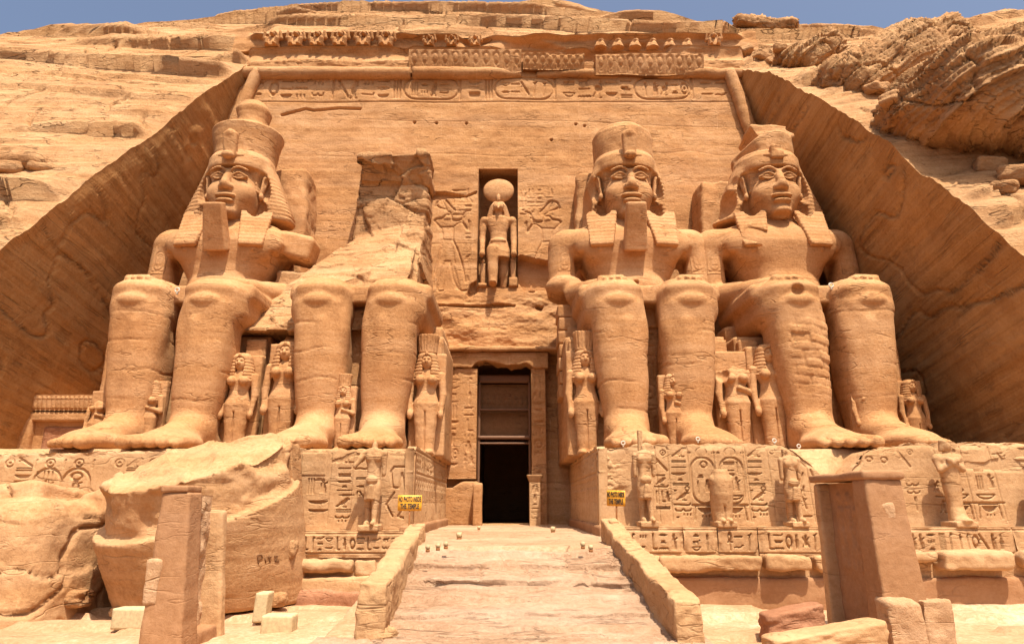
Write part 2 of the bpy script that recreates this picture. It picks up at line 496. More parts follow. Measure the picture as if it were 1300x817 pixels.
class Canvas:
    def __init__(s, x0, x1, z0, z1, res):
        s.x0, s.z0, s.res = x0, z0, res
        s.nx = int(round((x1 - x0) / res)) + 1; s.nz = int(round((z1 - z0) / res)) + 1
        s.xs = np.linspace(x0, x1, s.nx).astype(np.float32); s.zs = np.linspace(z0, z1, s.nz).astype(np.float32)
        s.H = np.zeros((s.nx, s.nz), np.float32)
    def _w(s, a, b, c, d):
        p = 2 * s.res
        i0 = np.searchsorted(s.xs, a - p); i1 = np.searchsorted(s.xs, b + p); j0 = np.searchsorted(s.zs, c - p); j1 = np.searchsorted(s.zs, d + p)
        if i1 <= i0 or j1 <= j0: return None, None, None
        return (slice(i0, i1), slice(j0, j1)), s.xs[i0:i1][:, None], s.zs[j0:j1][None, :]
    def _put(s, sl_, d, dep):
        m = np.clip(.5 - d / s.res, 0, 1) * abs(dep)
        if dep >= 0: s.H[sl_] = np.maximum(s.H[sl_], m)
        else: s.H[sl_] = np.minimum(s.H[sl_], -m)
    def line(s, pts, wd, dep=.05):
        for p, q in zip(pts[:-1], pts[1:]):
            sl_, x, z = s._w(min(p[0], q[0]) - wd, max(p[0], q[0]) + wd, min(p[1], q[1]) - wd, max(p[1], q[1]) + wd)
            if sl_ is None: continue
            bx, bz = q[0] - p[0], q[1] - p[1]
            h = np.clip(((x - p[0]) * bx + (z - p[1]) * bz) / (bx * bx + bz * bz + 1e-9), 0, 1)
            s._put(sl_, np.hypot(x - p[0] - h * bx, z - p[1] - h * bz) - wd / 2, dep)
    def ell(s, cx, cz, rx, rz, dep=.05, ring=0., rot=0.):
        R = max(rx, rz) + ring
        sl_, x, z = s._w(cx - R, cx + R, cz - R, cz + R)
        if sl_ is None: return
        c_, s_ = math.cos(rot), math.sin(rot)
        X = (x - cx) * c_ + (z - cz) * s_; Z = -(x - cx) * s_ + (z - cz) * c_
        d = (np.sqrt((X / rx) ** 2 + (Z / rz) ** 2) - 1) * min(rx, rz)
        if ring: d = np.abs(d) - ring / 2
        s._put(sl_, d, dep)
    def poly(s, pts, dep=.05):
        p = np.array(pts)
        sl_, x, z = s._w(p[:, 0].min(), p[:, 0].max(), p[:, 1].min(), p[:, 1].max())
        if sl_ is None: return
        ins = np.zeros(np.broadcast(x, z).shape, bool)
        for (ax, az), (bx, bz) in zip(p, np.roll(p, -1, 0)):
            if az == bz: continue
            ins ^= ((az > z) != (bz > z)) & (x < (bx - ax) * (z - az) / (bz - az) + ax)
        s._put(sl_, np.where(ins, -1., 1.) * s.res, dep)
    def rect(s, x0, x1, z0, z1, dep=.05):
        s.poly([(x0, z0), (x1, z0), (x1, z1), (x0, z1)], dep)
    def blur(s, n=1):
        for _ in range(n):
            H = np.pad(s.H, 1, mode='edge')
            s.H = (H[:-2, 1:-1] + H[2:, 1:-1] + H[1:-1, :-2] + H[1:-1, 2:] + 2 * H[1:-1, 1:-1]) / 6

# ------------------------------------------------------------------ hieroglyphs, drawn in a unit box
GL = {
 'ring': [('r', 0, 0, .32, .32, .13)],
 'sun': [('r', 0, 0, .36, .36, .11), ('e', 0, 0, .1, .1)],
 'disc': [('e', 0, 0, .34, .34)],
 'reed': [('l', [(.02, -.5), (.02, .1)], .08), ('p', [(-.03, 0), (.16, .15), (.1, .5), (-.08, .4)])],
 'reeds': [('l', [(-.25, -.5), (-.25, .45)], .1), ('l', [(0, -.5), (0, .45)], .1), ('l', [(.25, -.5), (.25, .45)], .1)],
 'water': [('l', [(-.5, -.06), (-.37, .1), (-.25, -.06), (-.12, .1), (0, -.06), (.12, .1), (.25, -.06), (.37, .1), (.5, -.06)], .1)],
 'bird': [('e2', -.02, .0, .3, .17, -.5), ('e', .22, .3, .13, .12), ('l', [(.16, .1), (.22, .3), (.36, .27)], .1), ('l', [(-.2, -.15), (-.45, -.4)], .14), ('l', [(.02, -.1), (.04, -.46), (.2, -.46)], .07), ('l', [(-.08, -.15), (-.08, -.46), (.04, -.46)], .07)],
 'owl': [('e2', -.03, -.02, .2, .33, .25), ('e', .1, .34, .16, .14), ('l', [(-.1, -.3), (-.3, -.48)], .14), ('l', [(.05, -.3), (.05, -.48), (.2, -.48)], .07)],
 'bowl': [('p', [(-.48, .16), (.48, .16), (.36, -.08), (.15, -.2), (-.15, -.2), (-.36, -.08)])],
 'basket': [('l', [(-.46, .2), (.46, .2)], .08), ('l', [(-.46, .2), (-.34, -.06), (-.1, -.22), (.1, -.22), (.34, -.06), (.46, .2)], .08)],
 'bread': [('p', [(-.24, -.12), (.24, -.12), (.18, .06), (0, .14), (-.18, .06)])],
 'mouth': [('p', [(-.48, 0), (-.2, .13), (.2, .13), (.48, 0), (.2, -.13), (-.2, -.13)])],
 'bar': [('p', [(-.45, -.07), (.45, -.07), (.45, .07), (-.45, .07)])],
 'bars': [('p', [(-.45, .06), (.45, .06), (.45, .16), (-.45, .16)]), ('p', [(-.45, -.16), (.45, -.16), (.45, -.06), (-.45, -.06)])],
 'block': [('p', [(-.42, -.22), (.42, -.22), (.42, .22), (-.42, .22)])],
 'step': [('p', [(-.3, -.2), (.3, -.2), (.3, -.06), (.18, -.06), (.18, .16), (-.18, .16), (-.18, -.06), (-.3, -.06)])],
 'ankh': [('r', 0, .25, .15, .22, .1), ('l', [(0, .02), (0, -.5)], .11), ('l', [(-.25, -.02), (.25, -.02)], .11)],
 'man': [('e', 0, .32, .13, .13), ('p', [(-.2, -.45), (.3, -.45), (.3, -.1), (.12, .2), (-.14, .2), (-.2, 0)]), ('l', [(.1, .1), (.4, .22)], .09)],
 'arm': [('l', [(-.46, .0), (.3, -.08), (.42, -.06), (.46, .12)], .12)],
 'snake': [('l', [(-.5, -.08), (-.25, -.02), (0, -.1), (.25, -.02), (.38, .18), (.48, .14)], .11)],
 'feather': [('l', [(-.05, -.5), (-.05, .3), (.05, .46), (.18, .4)], .1)],
 'adze': [('l', [(-.42, .42), (.4, -.4)], .15), ('l', [(-.2, .2), (-.38, .1)], .1)],
 'sceptre': [('l', [(-.1, -.5), (.05, .35), (.2, .45)], .1), ('l', [(.05, .35), (-.12, .38)], .1)],
 'scarab': [('e', 0, -.02, .18, .26), ('e', 0, .3, .12, .1), ('l', [(-.15, .05), (-.36, .25)], .07), ('l', [(.15, .05), (.36, .25)], .07), ('l', [(-.15, -.1), (-.36, -.3)], .07), ('l', [(.15, -.1), (.36, -.3)], .07)],
 'uu': [('l', [(-.46, .16), (-.42, -.1), (-.1, -.14), (-.02, .1)], .1), ('l', [(.02, .1), (.1, -.14), (.42, -.1), (.46, .16)], .1)],
 'three': [('l', [(-.3, -.15), (-.3, .15)], .12), ('l', [(0, -.15), (0, .15)], .12), ('l', [(.3, -.15), (.3, .15)], .12)],
 'eye': [('l', [(-.45, .02), (-.15, .16), (.2, .14), (.46, 0)], .07), ('l', [(-.45, .02), (-.1, -.12), (.2, -.1), (.46, 0)], .07), ('e', 0, .02, .1, .1)],
 'jar': [('p', [(-.14, -.4), (.14, -.4), (.22, 0), (.1, .22), (.1, .42), (-.1, .42), (-.1, .22), (-.22, 0)])],
 'leg': [('l', [(-.1, .45), (-.1, -.4), (.3, -.4)], .14)],
 'jackal': [('p', [(-.4, -.05), (.25, -.05), (.35, .3), (.45, .12), (.2, .12), (-.35, .12)]), ('l', [(-.35, -.05), (-.35, -.4)], .08), ('l', [(-.2, -.05), (-.2, -.4)], .08), ('l', [(.2, -.05), (.2, -.4)], .08)],
 'table': [('l', [(-.48, -.5), (-.42, .42), (.42, .42), (.48, -.5)], .07), ('p', [(-.36, .32), (.36, .32), (.2, .02), (0, -.1), (-.2, .02)]), ('l', [(-.15, -.22), (-.15, -.32)], .05), ('l', [(0, -.22), (0, -.32)], .05), ('l', [(.15, -.22), (.15, -.32)], .05)],
}
TALL = ['reed', 'reeds', 'bird', 'owl', 'ankh', 'man', 'feather', 'adze', 'sceptre', 'scarab', 'jar', 'leg', 'ring', 'sun']
FLAT = ['water', 'bowl', 'basket', 'mouth', 'bar', 'bars', 'block', 'arm', 'snake', 'uu', 'three', 'eye', 'jackal', 'step', 'bread']

def glyph(c, name, x, z, sx, sz=None, dep=.06, mir=False):
    sz = sz or sx; m = -1 if mir else 1
    av = (sx + sz) / 2 * .78; dep = dep * 1.35
    for g in GL[name]:
        if g[0] == 'l': c.line([(x + m * a * sx, z + b * sz) for a, b in g[1]], g[2] * av, dep)
        elif g[0] == 'p': c.poly([(x + m * a * sx, z + b * sz) for a, b in g[1]], dep)
        elif g[0] == 'e': c.ell(x + m * g[1] * sx, z + g[2] * sz, g[3] * sx, g[4] * sz, dep)
        elif g[0] == 'e2': c.ell(x + m * g[1] * sx, z + g[2] * sz, g[3] * sx, g[4] * sz, dep, 0, -g[5] * m)
        elif g[0] == 'r': c.ell(x + m * g[1] * sx, z + g[2] * sz, g[3] * sx, g[4] * sz, dep, g[5] * av)

def cartouche_outline(c, x, z0, z1, wd, lw, dep, horiz=False):
    r = wd / 2
    pts = []
    if not horiz:
        for i in range(9):
            a = math.pi * i / 8; pts.append((x + r * math.cos(a), z1 - r + r * math.sin(a)))
        for i in range(9):
            a = math.pi + math.pi * i / 8; pts.append((x + r * math.cos(a), z0 + r + r * math.sin(a)))
        pts.append(pts[0]); c.line(pts, lw, dep)
        c.line([(x - r * 1.1, z0 - lw * .8), (x + r * 1.1, z0 - lw * .8)], lw * 1.2, dep)

def text_band(c, x0, x1, z0, z1, rng, dep=.06, cart=True):
    """a line of signs between two rules, some of them inside a lying cartouche"""
    h = z1 - z0; x = x0 + .2 * h
    while x < x1 - .5 * h:
        if cart and rng.random() < .13 and x < x1 - 2.6 * h:
            L = h * rng.uniform(2.0, 2.5); r = h * .46; zc = (z0 + z1) / 2
            pts = [(x + r + r * math.cos(a), zc + r * math.sin(a)) for a in np.linspace(math.pi / 2, 3 * math.pi / 2, 9)]
            pts += [(x + L - r + r * math.cos(a), zc + r * math.sin(a)) for a in np.linspace(-math.pi / 2, math.pi / 2, 9)] + [pts[0]]
            c.line(pts, h * .06, dep)
            c.line([(x + L + .04 * h, z0 + .05 * h), (x + L + .04 * h, z1 - .05 * h)], h * .07, dep)
            for t in np.arange(x + .42 * h, x + L - .2 * h, .36 * h):
                if rng.random() < .7: glyph(c, rng.choice(TALL), t, zc, h * .34, h * .62, dep)
                else:
                    glyph(c, rng.choice(FLAT), t, zc + .17 * h, h * .32, h * .3, dep); glyph(c, rng.choice(FLAT), t, zc - .17 * h, h * .32, h * .3, dep)
            x += L + .3 * h; continue
        q = rng.random()
        if q < .5:
            glyph(c, rng.choice(TALL), x + .22 * h, (z0 + z1) / 2, h * .44, h * .86, dep); x += h * rng.uniform(.38, .5)
        else:
            a = rng.sample(FLAT, 3)
            for i in range(3 if q > .75 else 2):
                glyph(c, a[i], x + .26 * h, z0 + h * ((i + .5) / (3 if q > .75 else 2)), h * .46, h * .4, dep)
            x += h * rng.uniform(.52, .62)

def text_column(c, x, z0, z1, wd, rng, dep=.05, start=None):
    z = z1
    seq = list(start or [])
    while z - .3 * wd > z0:
        g = seq.pop(0) if seq else rng.choice(TALL + FLAT + FLAT)
        hh = wd * (.95 if g in TALL else .48)
        if z - hh < z0: break
        if g in TALL and g not in ('ring', 'sun') and rng.random() < .5:
            glyph(c, g, x - wd * .22, z - hh / 2, wd * .5, hh * .92, dep); glyph(c, rng.choice(TALL), x + wd * .24, z - hh / 2, wd * .5, hh * .9, dep)
        else:
            glyph(c, g, x, z - hh / 2, wd * .9, hh * 1.05 if g in FLAT else hh, dep)
        z -= hh * 1.06

def relief_slab(c, place, thick=.12, seed=0., amp=.02, freq=1.0, holes=None):
    """front sheet of a carved panel with a skirt; place(x, depth, z) -> world rows"""
    X, Z = np.meshgrid(c.xs, c.zs, indexing='ij')
    D = c.H + amp * fbm(X * freq + seed, Z * freq + 3, Z * 0 + seed, 4)
    V = place(X.ravel(), D.ravel(), Z.ravel())
    F = grid_faces(c.nx, c.nz)
    if holes:
        fx = X.ravel()[F].mean(1); fz = Z.ravel()[F].mean(1)
        keep = np.ones(len(F), bool)
        for (a, b, e, g) in holes: keep &= ~((fx > a) & (fx < b) & (fz > e) & (fz < g))
        F = F[keep]
    nx, nz = c.nx, c.nz
    bi = np.concatenate([np.arange(nx) * nz, (nx - 1) * nz + np.arange(1, nz), np.arange(nx - 2, -1, -1) * nz + nz - 1, np.arange(nz - 2, 0, -1)])
    B = place(X.ravel()[bi], np.full(len(bi), thick), Z.ravel()[bi])
    o = len(V); k = len(bi); i = np.arange(k); j = (i + 1) % k
    S = np.stack([bi[i], o + i, o + j, bi[j]], 1)[:, ::-1]
    return np.concatenate([V, B]).astype(np.float32), np.concatenate([F, S])
# ------------------------------------------------------------------ the cut in the hillside
XL0, XLs, XR0, XRs, SPLAY = -17.35, .22, 14.9, .195, .12
def XL(z, Y): return XL0 - XLs * (28.2 - z) - SPLAY * (38 - Y)
def XR(z, Y): return XR0 + XRs * (28.1 - z) + SPLAY * (38 - Y)
def wall_hit(x, y, side):
    u = (x - 650) / FPX; v = (408.5 - y) / FPX; fw = CP - v * SP
    a = u / fw; b = (SP + v * CP) / fw
    if side < 0: Y = -(17.35 + XLs * 27.2 + SPLAY * 38) / (a - XLs * b - SPLAY)
    else: Y = (14.9 + XRs * 27.1 + SPLAY * 38) / (a + XRs * b + SPLAY)
    return Y, EYE + b * Y
EL = sorted(wall_hit(x, y, -1) for x, y in [(310, 85), (255, 121), (200, 166), (150, 200), (100, 238), (60, 272), (0, 318)])
ER = sorted(wall_hit(x, y, 1) for x, y in [(944, 87), (976, 92), (1024, 116), (1072, 144), (1107, 168), (1131, 182), (1161, 214), (1196, 236), (1230, 262), (1260, 290), (1300, 326)])
def edge_z(Y, side):
    T = np.array(EL if side < 0 else ER)
    Y = np.asarray(Y, float)
    z = np.interp(Y, T[:, 0], T[:, 1])
    z = np.where(Y < T[0, 0], T[0, 1] - 1.25 * (T[0, 0] - Y), z)
    z = np.where(Y > T[-1, 0], T[-1, 1] + 1.1 * (Y - T[-1, 0]), z)
    return z + .10 * vn(Y * .7, Y * 0 + side, Y * 0) + .10 * vn(Y * 2.9, Y * 0 + side, Y * 0 + 5) + .07 * vn(Y * 8, Y * 0 + side, Y * 0 + 9)
TOPY = 38.9
# skyline of the crest in the photograph, px
SKY = [(-500, 130), (-250, 95), (0, 53), (60, 41), (120, 40), (210, 27), (300, 22), (360, 20), (430, 15), (560, 14), (690, 10), (760, 15), (830, 25), (908, 41), (940, 45), (1000, 48), (1100, 52), (1300, 60), (1700, 110)]
CRY = 47.0
SKX = np.array([[P(x, y, CRY)[0], P(x, y, CRY)[2]] for x, y in SKY])

def strata_d(X, Y, Z, seed=0., amp=.6):
    """slabs and ledges: stacked beds whose edges break off along noisy lines"""
    tl = .05 if X.mean() < 8 else -.20
    t = Z * .56 + tl * X + 1.2 * fbm(X * .03 + seed, Y * .04, Z * .03, 2) + .22 * fbm(X * .14 + seed, Y * .14, Z * .1, 2)
    k = np.floor(t); fr = t - k
    A = amp * np.clip(1.6 * vn(X * .11 + k * 7.3, k * 3.1 + seed, k * 0) + .16, 0, .9)
    d = A * (1 - fr) ** 1.3 - .38 * np.clip(1.2 - fr / .045, 0, 1) * sstep(-.25, .1, vn(X * .3 + k * 3.7, k * 1.9, k * 0))
    t2 = t * 3.3 + .3 * fbm(X * .3 + 31, Z * .2, Y * .3, 2); k2 = np.floor(t2); f2 = t2 - k2
    A2 = amp * .30 * np.clip(1.6 * vn(X * .22 + k2 * 5.1, k2 * 2.7, k2 * 0 + seed) + .05, 0, 1)
    d = d + A2 * (1 - f2) ** 1.4 - .13 * np.clip(1.2 - f2 / .11, 0, 1) * sstep(.0, .3, vn(X * .5 + k2 * 3.3, k2 * 1.3, k2 * 0))
    u = X * .16 + .25 * vn(Z * .6, k * 0, k * 0 + seed) + k * .37
    jn = np.abs(u - np.floor(u) - .5) / .16
    d = d - .35 * np.clip(1.3 - jn / .10, 0, 1) * (_R3[k.astype(int) & 31, np.floor(u).astype(int) & 31, 7] > .15)
    d = d + .30 * fbm(X * .13 + seed, Y * .13, Z * .2, 3) + .07 * fbm(X * 1.1 + seed, Y * 1.1, Z * 3.0, 4)
    return d

def surf(X, Y, Z, mat, seed, amp, parent=None, name='cliff_terrain', nrm=(0, -.72, .69), fade=None):
    d = strata_d(X, Y, Z, seed, amp)
    if fade is not None: d = d * fade
    V = np.stack([X + nrm[0] * d, Y + nrm[1] * d, Z + nrm[2] * d], -1)
    return V.reshape(-1, 3), grid_faces(X.shape[0], X.shape[1])

parts_V = []; parts_F = []; off = 0
def addp(VF):
    global off
    parts_V.append(VF[0]); parts_F.append(VF[1] + off); off += len(VF[0])
# left and right flanks
for side in (-1, 1):
    q = np.concatenate([np.arange(0, 12, .085), np.arange(12, 24, .3), np.arange(24, 60, 1.5)])
    Yv = np.concatenate([np.arange(13, TOPY + .45, .085)])
    Q, Y = np.meshgrid(q, Yv, indexing='ij')
    ez = edge_z(Y, side)
    X = (XL(ez, Y) - Q) if side < 0 else (XR(ez, Y) + Q)
    Z = ez + (.02 * Q if side < 0 else .16 * Q) + .012 * np.minimum(Q, 20) * vn(Q * .1, Y * .1, Y * 0)
    VF = surf(X, Y, Z, None, 1.3 if side < 0 else 8.8, 1.0 if side < 0 else .7, fade=sstep(0, .9, Q))
    if side < 0: VF = (VF[0], VF[1][:, ::-1])
    addp(VF)
# the part above the facade, up over the crest
xs = np.concatenate([np.arange(-90, -30, 1.5), np.arange(-30, 26, .09), np.arange(26, 90, 1.5)])
ys = np.concatenate([np.arange(TOPY, 48, .07), np.arange(48, 70, .7), np.arange(70, 260, 8.)])
X, Y = np.meshgrid(xs, ys, indexing='ij')
zc = np.interp(X, SKX[:, 0], SKX[:, 1])
z0c = 31.55
zl = edge_z(np.full_like(X, TOPY), -1) + .02 * np.clip(XL0 - X, 0, 99)
zr = edge_z(np.full_like(X, TOPY), 1) + .16 * np.clip(X - XR0, 0, 40)
wl = sstep(-16.9, -18.6, X); wr = sstep(14.6, 16.2, X)
z0 = z0c * (1 - wl) * (1 - wr) + zl * wl + zr * wr
t = np.clip((Y - TOPY) / (CRY - TOPY), 0, 1)
Z = z0 + (zc - z0) * (1.25 * t - .25 * t * t) 
Z = np.where(Y > CRY, zc + .04 * (Y - CRY) - .0 , Z)
addp(surf(X, Y, Z - .3 * t, None, 4.1, 1.0, fade=.35 + .65 * sstep(0, .12, t)))
cliff = mesh_obj('cliff_terrain', np.concatenate(parts_V), np.concatenate(parts_F), M_CLIF, None, False)
tag(cliff, 'pale layered sandstone cliff rising above and beside the temple', 'cliff', kind='structure')

# the two cut side walls of the recess
for side in (-1, 1):
    Yv = np.arange(15.5, 39.4, .11); tv = np.linspace(0, 1, 230)
    Y, T = np.meshgrid(Yv, tv, indexing='ij')
    ez = np.maximum(edge_z(Y, side), -1.9)
    Z = -2.2 + (ez + 2.2) * T
    X = XL(Z, Y) if side < 0 else XR(Z, Y)
    fall = 1 - sstep(.93, 1, T)
    # slanting tool bands and beds
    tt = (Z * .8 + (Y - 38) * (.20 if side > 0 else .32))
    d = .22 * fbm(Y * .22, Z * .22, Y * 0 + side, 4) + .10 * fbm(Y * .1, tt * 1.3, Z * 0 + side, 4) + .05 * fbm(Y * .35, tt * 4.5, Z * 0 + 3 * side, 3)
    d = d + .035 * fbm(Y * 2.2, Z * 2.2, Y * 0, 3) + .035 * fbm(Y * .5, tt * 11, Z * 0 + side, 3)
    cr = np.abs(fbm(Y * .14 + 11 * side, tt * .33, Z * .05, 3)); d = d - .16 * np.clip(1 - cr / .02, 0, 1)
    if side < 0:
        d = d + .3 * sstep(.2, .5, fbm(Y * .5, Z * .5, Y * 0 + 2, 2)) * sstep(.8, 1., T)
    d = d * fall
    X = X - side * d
    V = np.stack([X, Y, Z], -1).reshape(-1, 3)
    F = grid_faces(len(Yv), len(tv))
    if side > 0: F = F[:, ::-1]
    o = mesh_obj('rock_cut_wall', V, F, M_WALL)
    tag(o, 'shaded rock-cut side wall beside the crowned bearded colossus with tall knob' if side < 0 else
        'shaded rock-cut side wall beside the beardless colossus', 'rock wall', kind='thing')

# ------------------------------------------------------------------ facade
FAC = empty('temple_facade', (0, 36.5, 0), 'broad carved sandstone temple front with frieze, niche and central doorway', 'temple facade')
FO = Vector((0, 36.5, 0))
rng = random.Random(11)
c = Canvas(-23.8, 20.6, -.1, 28.7, .04)
NX0, NX1, NZ0, NZ1 = -2.06, .36, 13.25, 21.1
DX0, DX1, DZ1 = -1.9, 1.06, 8.6
for xe in (NX0, NX1, DX0, DX1):
    i = np.argmin(np.abs(c.xs - xe)); c.xs[i] = xe
for ze in (NZ0, NZ1, DZ1):
    i = np.argmin(np.abs(c.zs - ze)); c.zs[i] = ze
# long inscription under the torus
z1 = PF(640, 104)[2]; z0 = PF(640, 128)[2]
c.line([(-17.6, z0 - .1), (15.2, z0 - .1)], .07, .06)
text_band(c, -17.2, 14.6, z0 + .05, z1 + .35, rng, .095)
# king reliefs either side of the niche
KING = [[(128, 280), (140, 255), (162, 246), (180, 250), (205, 280), (226, 300)], [(165, 252), (180, 285), (186, 300), (205, 312), (190, 322)], [(135, 275), (150, 285), (178, 292)],
        [(122, 350), (135, 340), (165, 335), (182, 318), (205, 322), (212, 345), (240, 350), (258, 340), (272, 330)], [(122, 350), (150, 378), (160, 395), (164, 440)],
        [(217, 378), (213, 440)], [(160, 442), (150, 500), (122, 612)], [(213, 445), (235, 490), (258, 560), (276, 652)], [(168, 548), (202, 548)], [(168, 556), (152, 620), (136, 688), (165, 694)],
        [(202, 556), (214, 630), (246, 690), (280, 694)], [(217, 378), (256, 358), (288, 394), (292, 350)], [(258, 352), (272, 310), (300, 300)], [(150, 380), (217, 378)], [(158, 442), (216, 444)]]
def smooth(pts, n=5):
    p = [pts[0]] + list(pts) + [pts[-1]]; o = []
    for i in range(1, len(p) - 2):
        for t_ in np.linspace(0, 1, n, endpoint=False):
            o.append(tuple(.5 * (2 * p[i][k] + (p[i + 1][k] - p[i - 1][k]) * t_ + (2 * p[i - 1][k] - 5 * p[i][k] + 4 * p[i + 1][k] - p[i + 2][k]) * t_ ** 2 + (3 * p[i][k] - p[i - 1][k] - 3 * p[i + 1][k] + p[i + 2][k]) * t_ ** 3) for k in (0, 1)))
    return o + [pts[-1]]
def zoomw(a, b): 
    p = PF(520 + a / 3.89, 190 + b / 3.89); return (p[0], p[2])
for pl in KING:
    c.line([zoomw(*q) for q in smooth(pl)], .075, .13)
    c.line([zoomw(870 - q[0], q[1] + 8) for q in smooth(pl)], .075, .13)
def king_fill(tr):
    for pg in ([(150, 252), (182, 250), (206, 288), (176, 300), (160, 290)], [(174, 300), (206, 300), (200, 322), (182, 326)], [(122, 350), (140, 338), (250, 342), (262, 352), (216, 384), (212, 442), (162, 442), (157, 392)],
               [(162, 444), (212, 444), (228, 562), (150, 562)], [(160, 562), (190, 562), (164, 688), (138, 688)], [(196, 562), (218, 562), (254, 688), (226, 688)], [(246, 346), (262, 350), (292, 388), (296, 352), (304, 354), (296, 402), (282, 400)],
               [(124, 350), (140, 352), (160, 392), (166, 440), (154, 440), (148, 398)]):
        c.poly([tr(*q) for q in pg], .055)
    p_ = tr(196, 304); c.ell(p_[0], p_[1], .26, .30, .055)
king_fill(zoomw); king_fill(lambda a, b: zoomw(870 - a, b + 8))
for cx in (228, 262, 292, 560, 598, 640, 690):
    p = zoomw(cx, 190); text_column(c, p[0], p[1] - 2.0, p[1], .55, rng, .06)
p = zoomw(290, 410); text_column(c, p[0], p[1] - 4.6, p[1], .45, rng, .05)
for a, b in (((535, 250), (650, 248)), ((85, 250), (85, 700)), ((330, 190), (90, 182))):
    pass
c.line([zoomw(82, 225), zoomw(84, 700)], .06, .06)
c.line([zoomw(85, 465), zoomw(335, 463)], .04, .05)
# breaks beside and under the niche
def polyz(pts, dep): c.poly([zoomw(*q) for q in pts], dep)
polyz([(452, 600), (548, 522), (620, 540), (760, 560), (760, 690), (560, 690), (545, 660), (452, 650)], .75)
polyz([(285, 715), (300, 665), (335, 645), (337, 700), (300, 735)], .4)
polyz([(135, 765), (230, 768), (330, 772), (425, 760), (520, 768), (520, 778), (330, 782), (235, 780), (135, 778)], .35)
polyz([(85, 205), (180, 208), (280, 225), (330, 205), (332, 212), (280, 232), (180, 240), (85, 250)], .35)
polyz([(625, 770), (660, 775), (650, 795), (625, 785)], .4)
# cracks and small holes higher up
def fpx(x, y): 
    p = PF(x, y); return (p[0], p[2])
c.line([fpx(*q) for q in [(358, 146), (388, 138), (398, 140), (430, 137), (457, 138)]], .16, .2)
for q in [(526, 155), (554, 156), (592, 156), (731, 158), (742, 160), (790, 112), (1010, 150), (700, 178)]:
    c.ell(*fpx(*q), .075, .07, .3)
for q in [(395, 268, 470), (400, 280, 460)]:
    p = fpx(q[0], q[1]); text_band(c, p[0], p[0] + 2.2, p[1] - .3, p[1], rng, .03, False)
for q, r_ in (((400, 197), (700, 197)), ((820, 192), (930, 196)), ((440, 150), (935, 160))):
    pts = [fpx(q[0] + (r_[0] - q[0]) * t_, q[1] + (r_[1] - q[1]) * t_ + 2 * math.sin(9 * t_)) for t_ in np.linspace(0, 1, 12)]
    c.line(pts, .05, .03)
c.blur(1)
def place_f(x, d, z):
    bump_ = .10 * fbm(x * .25, z * .5, z * 0 + 3, 4) + .015 * fbm(x * .18, z * 3.2, z * 0, 4) + .05 * fbm(x * .7, z * 1.2, z * 0 + 5, 4)
    # worn, broken rock right below the niche and above the doorway
    rag = sstep(13.2, 12.2, z) * sstep(8.8, 9.6, z) * sstep(-5, -3.8, x) * sstep(3.2, 2.4, x)
    bump_ = bump_ + rag * (.25 * fbm(x * .8, z * 1.6, z * 0, 4) - .12)
    return np.stack([x, FY(z) + d + bump_ - FO.y, z], 1)
V, F = relief_slab(c, place_f, thick=.5, amp=.012, freq=2, holes=[(NX0, NX1, NZ0, NZ1), (DX0, DX1, -1, DZ1)])
mesh_obj('facade_wall', V, F, M_FACE, FAC)

def inner_room(name, x0, x1, y0, y1, z0, z1, mat, res=.15, seed=0, roof_drop=0):
    """inside faces of a recess, open to the front"""
    VV = []; FF = []; o = 0
    for kind in range(5):
        if kind < 2:
            U, W = np.meshgrid(np.arange(y0, y1 + res, res), np.linspace(z0, z1, int((z1 - z0) / res) + 2), indexing='ij')
            p = np.stack([np.full(U.size, x0 if kind == 0 else x1), U.ravel(), W.ravel()], 1)
        elif kind < 4:
            U, W = np.meshgrid(np.arange(y0, y1 + res, res), np.linspace(x0, x1, int((x1 - x0) / res) + 2), indexing='ij')
            p = np.stack([W.ravel(), U.ravel(), np.full(U.size, z0 if kind == 2 else z1)], 1)
        else:
            U, W = np.meshgrid(np.linspace(x0, x1, int((x1 - x0) / res) + 2), np.linspace(z0, z1, int((z1 - z0) / res) + 2), indexing='ij')
            p = np.stack([U.ravel(), np.full(U.size, y1), W.ravel()], 1)
        FF.append(grid_faces(U.shape[0], U.shape[1], o)); VV.append(p); o += len(p)
    V = np.concatenate(VV)
    V = V + .04 * np.stack([fbm(V[:, 0] * 1.3 + seed + i, V[:, 1] * 1.3, V[:, 2] * 1.3, 3) for i in range(3)], 1) * sstep(y0, y0 + .5, V[:, 1])[:, None]
    return V, np.concatenate(FF)
V, F = inner_room('niche', NX0, NX1, FY(17) - .05, FY(17) + 1.9, NZ0, NZ1, M_FACE)
V[:, 1] += (V[:, 2] - 17) * .055 * sstep(FY(17) + 1.0, FY(17), V[:, 1])
mesh_obj('niche', V - np.array(FO), F, M_FACE, FAC)
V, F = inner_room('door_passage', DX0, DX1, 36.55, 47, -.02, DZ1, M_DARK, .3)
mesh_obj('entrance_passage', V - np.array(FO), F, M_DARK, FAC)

def fbox(name, lo, hi, mat=M_FACE, parent=FAC, res=.1, rnd=.05, amp=.03, seed=0., fn=None, chip=0., orig=FO, freq=1.3):
    V, F = rough_box(lo, hi, res, rnd, amp, freq, seed, fn, chip)
    return mesh_obj(name, V - np.array(orig), F, mat, parent)

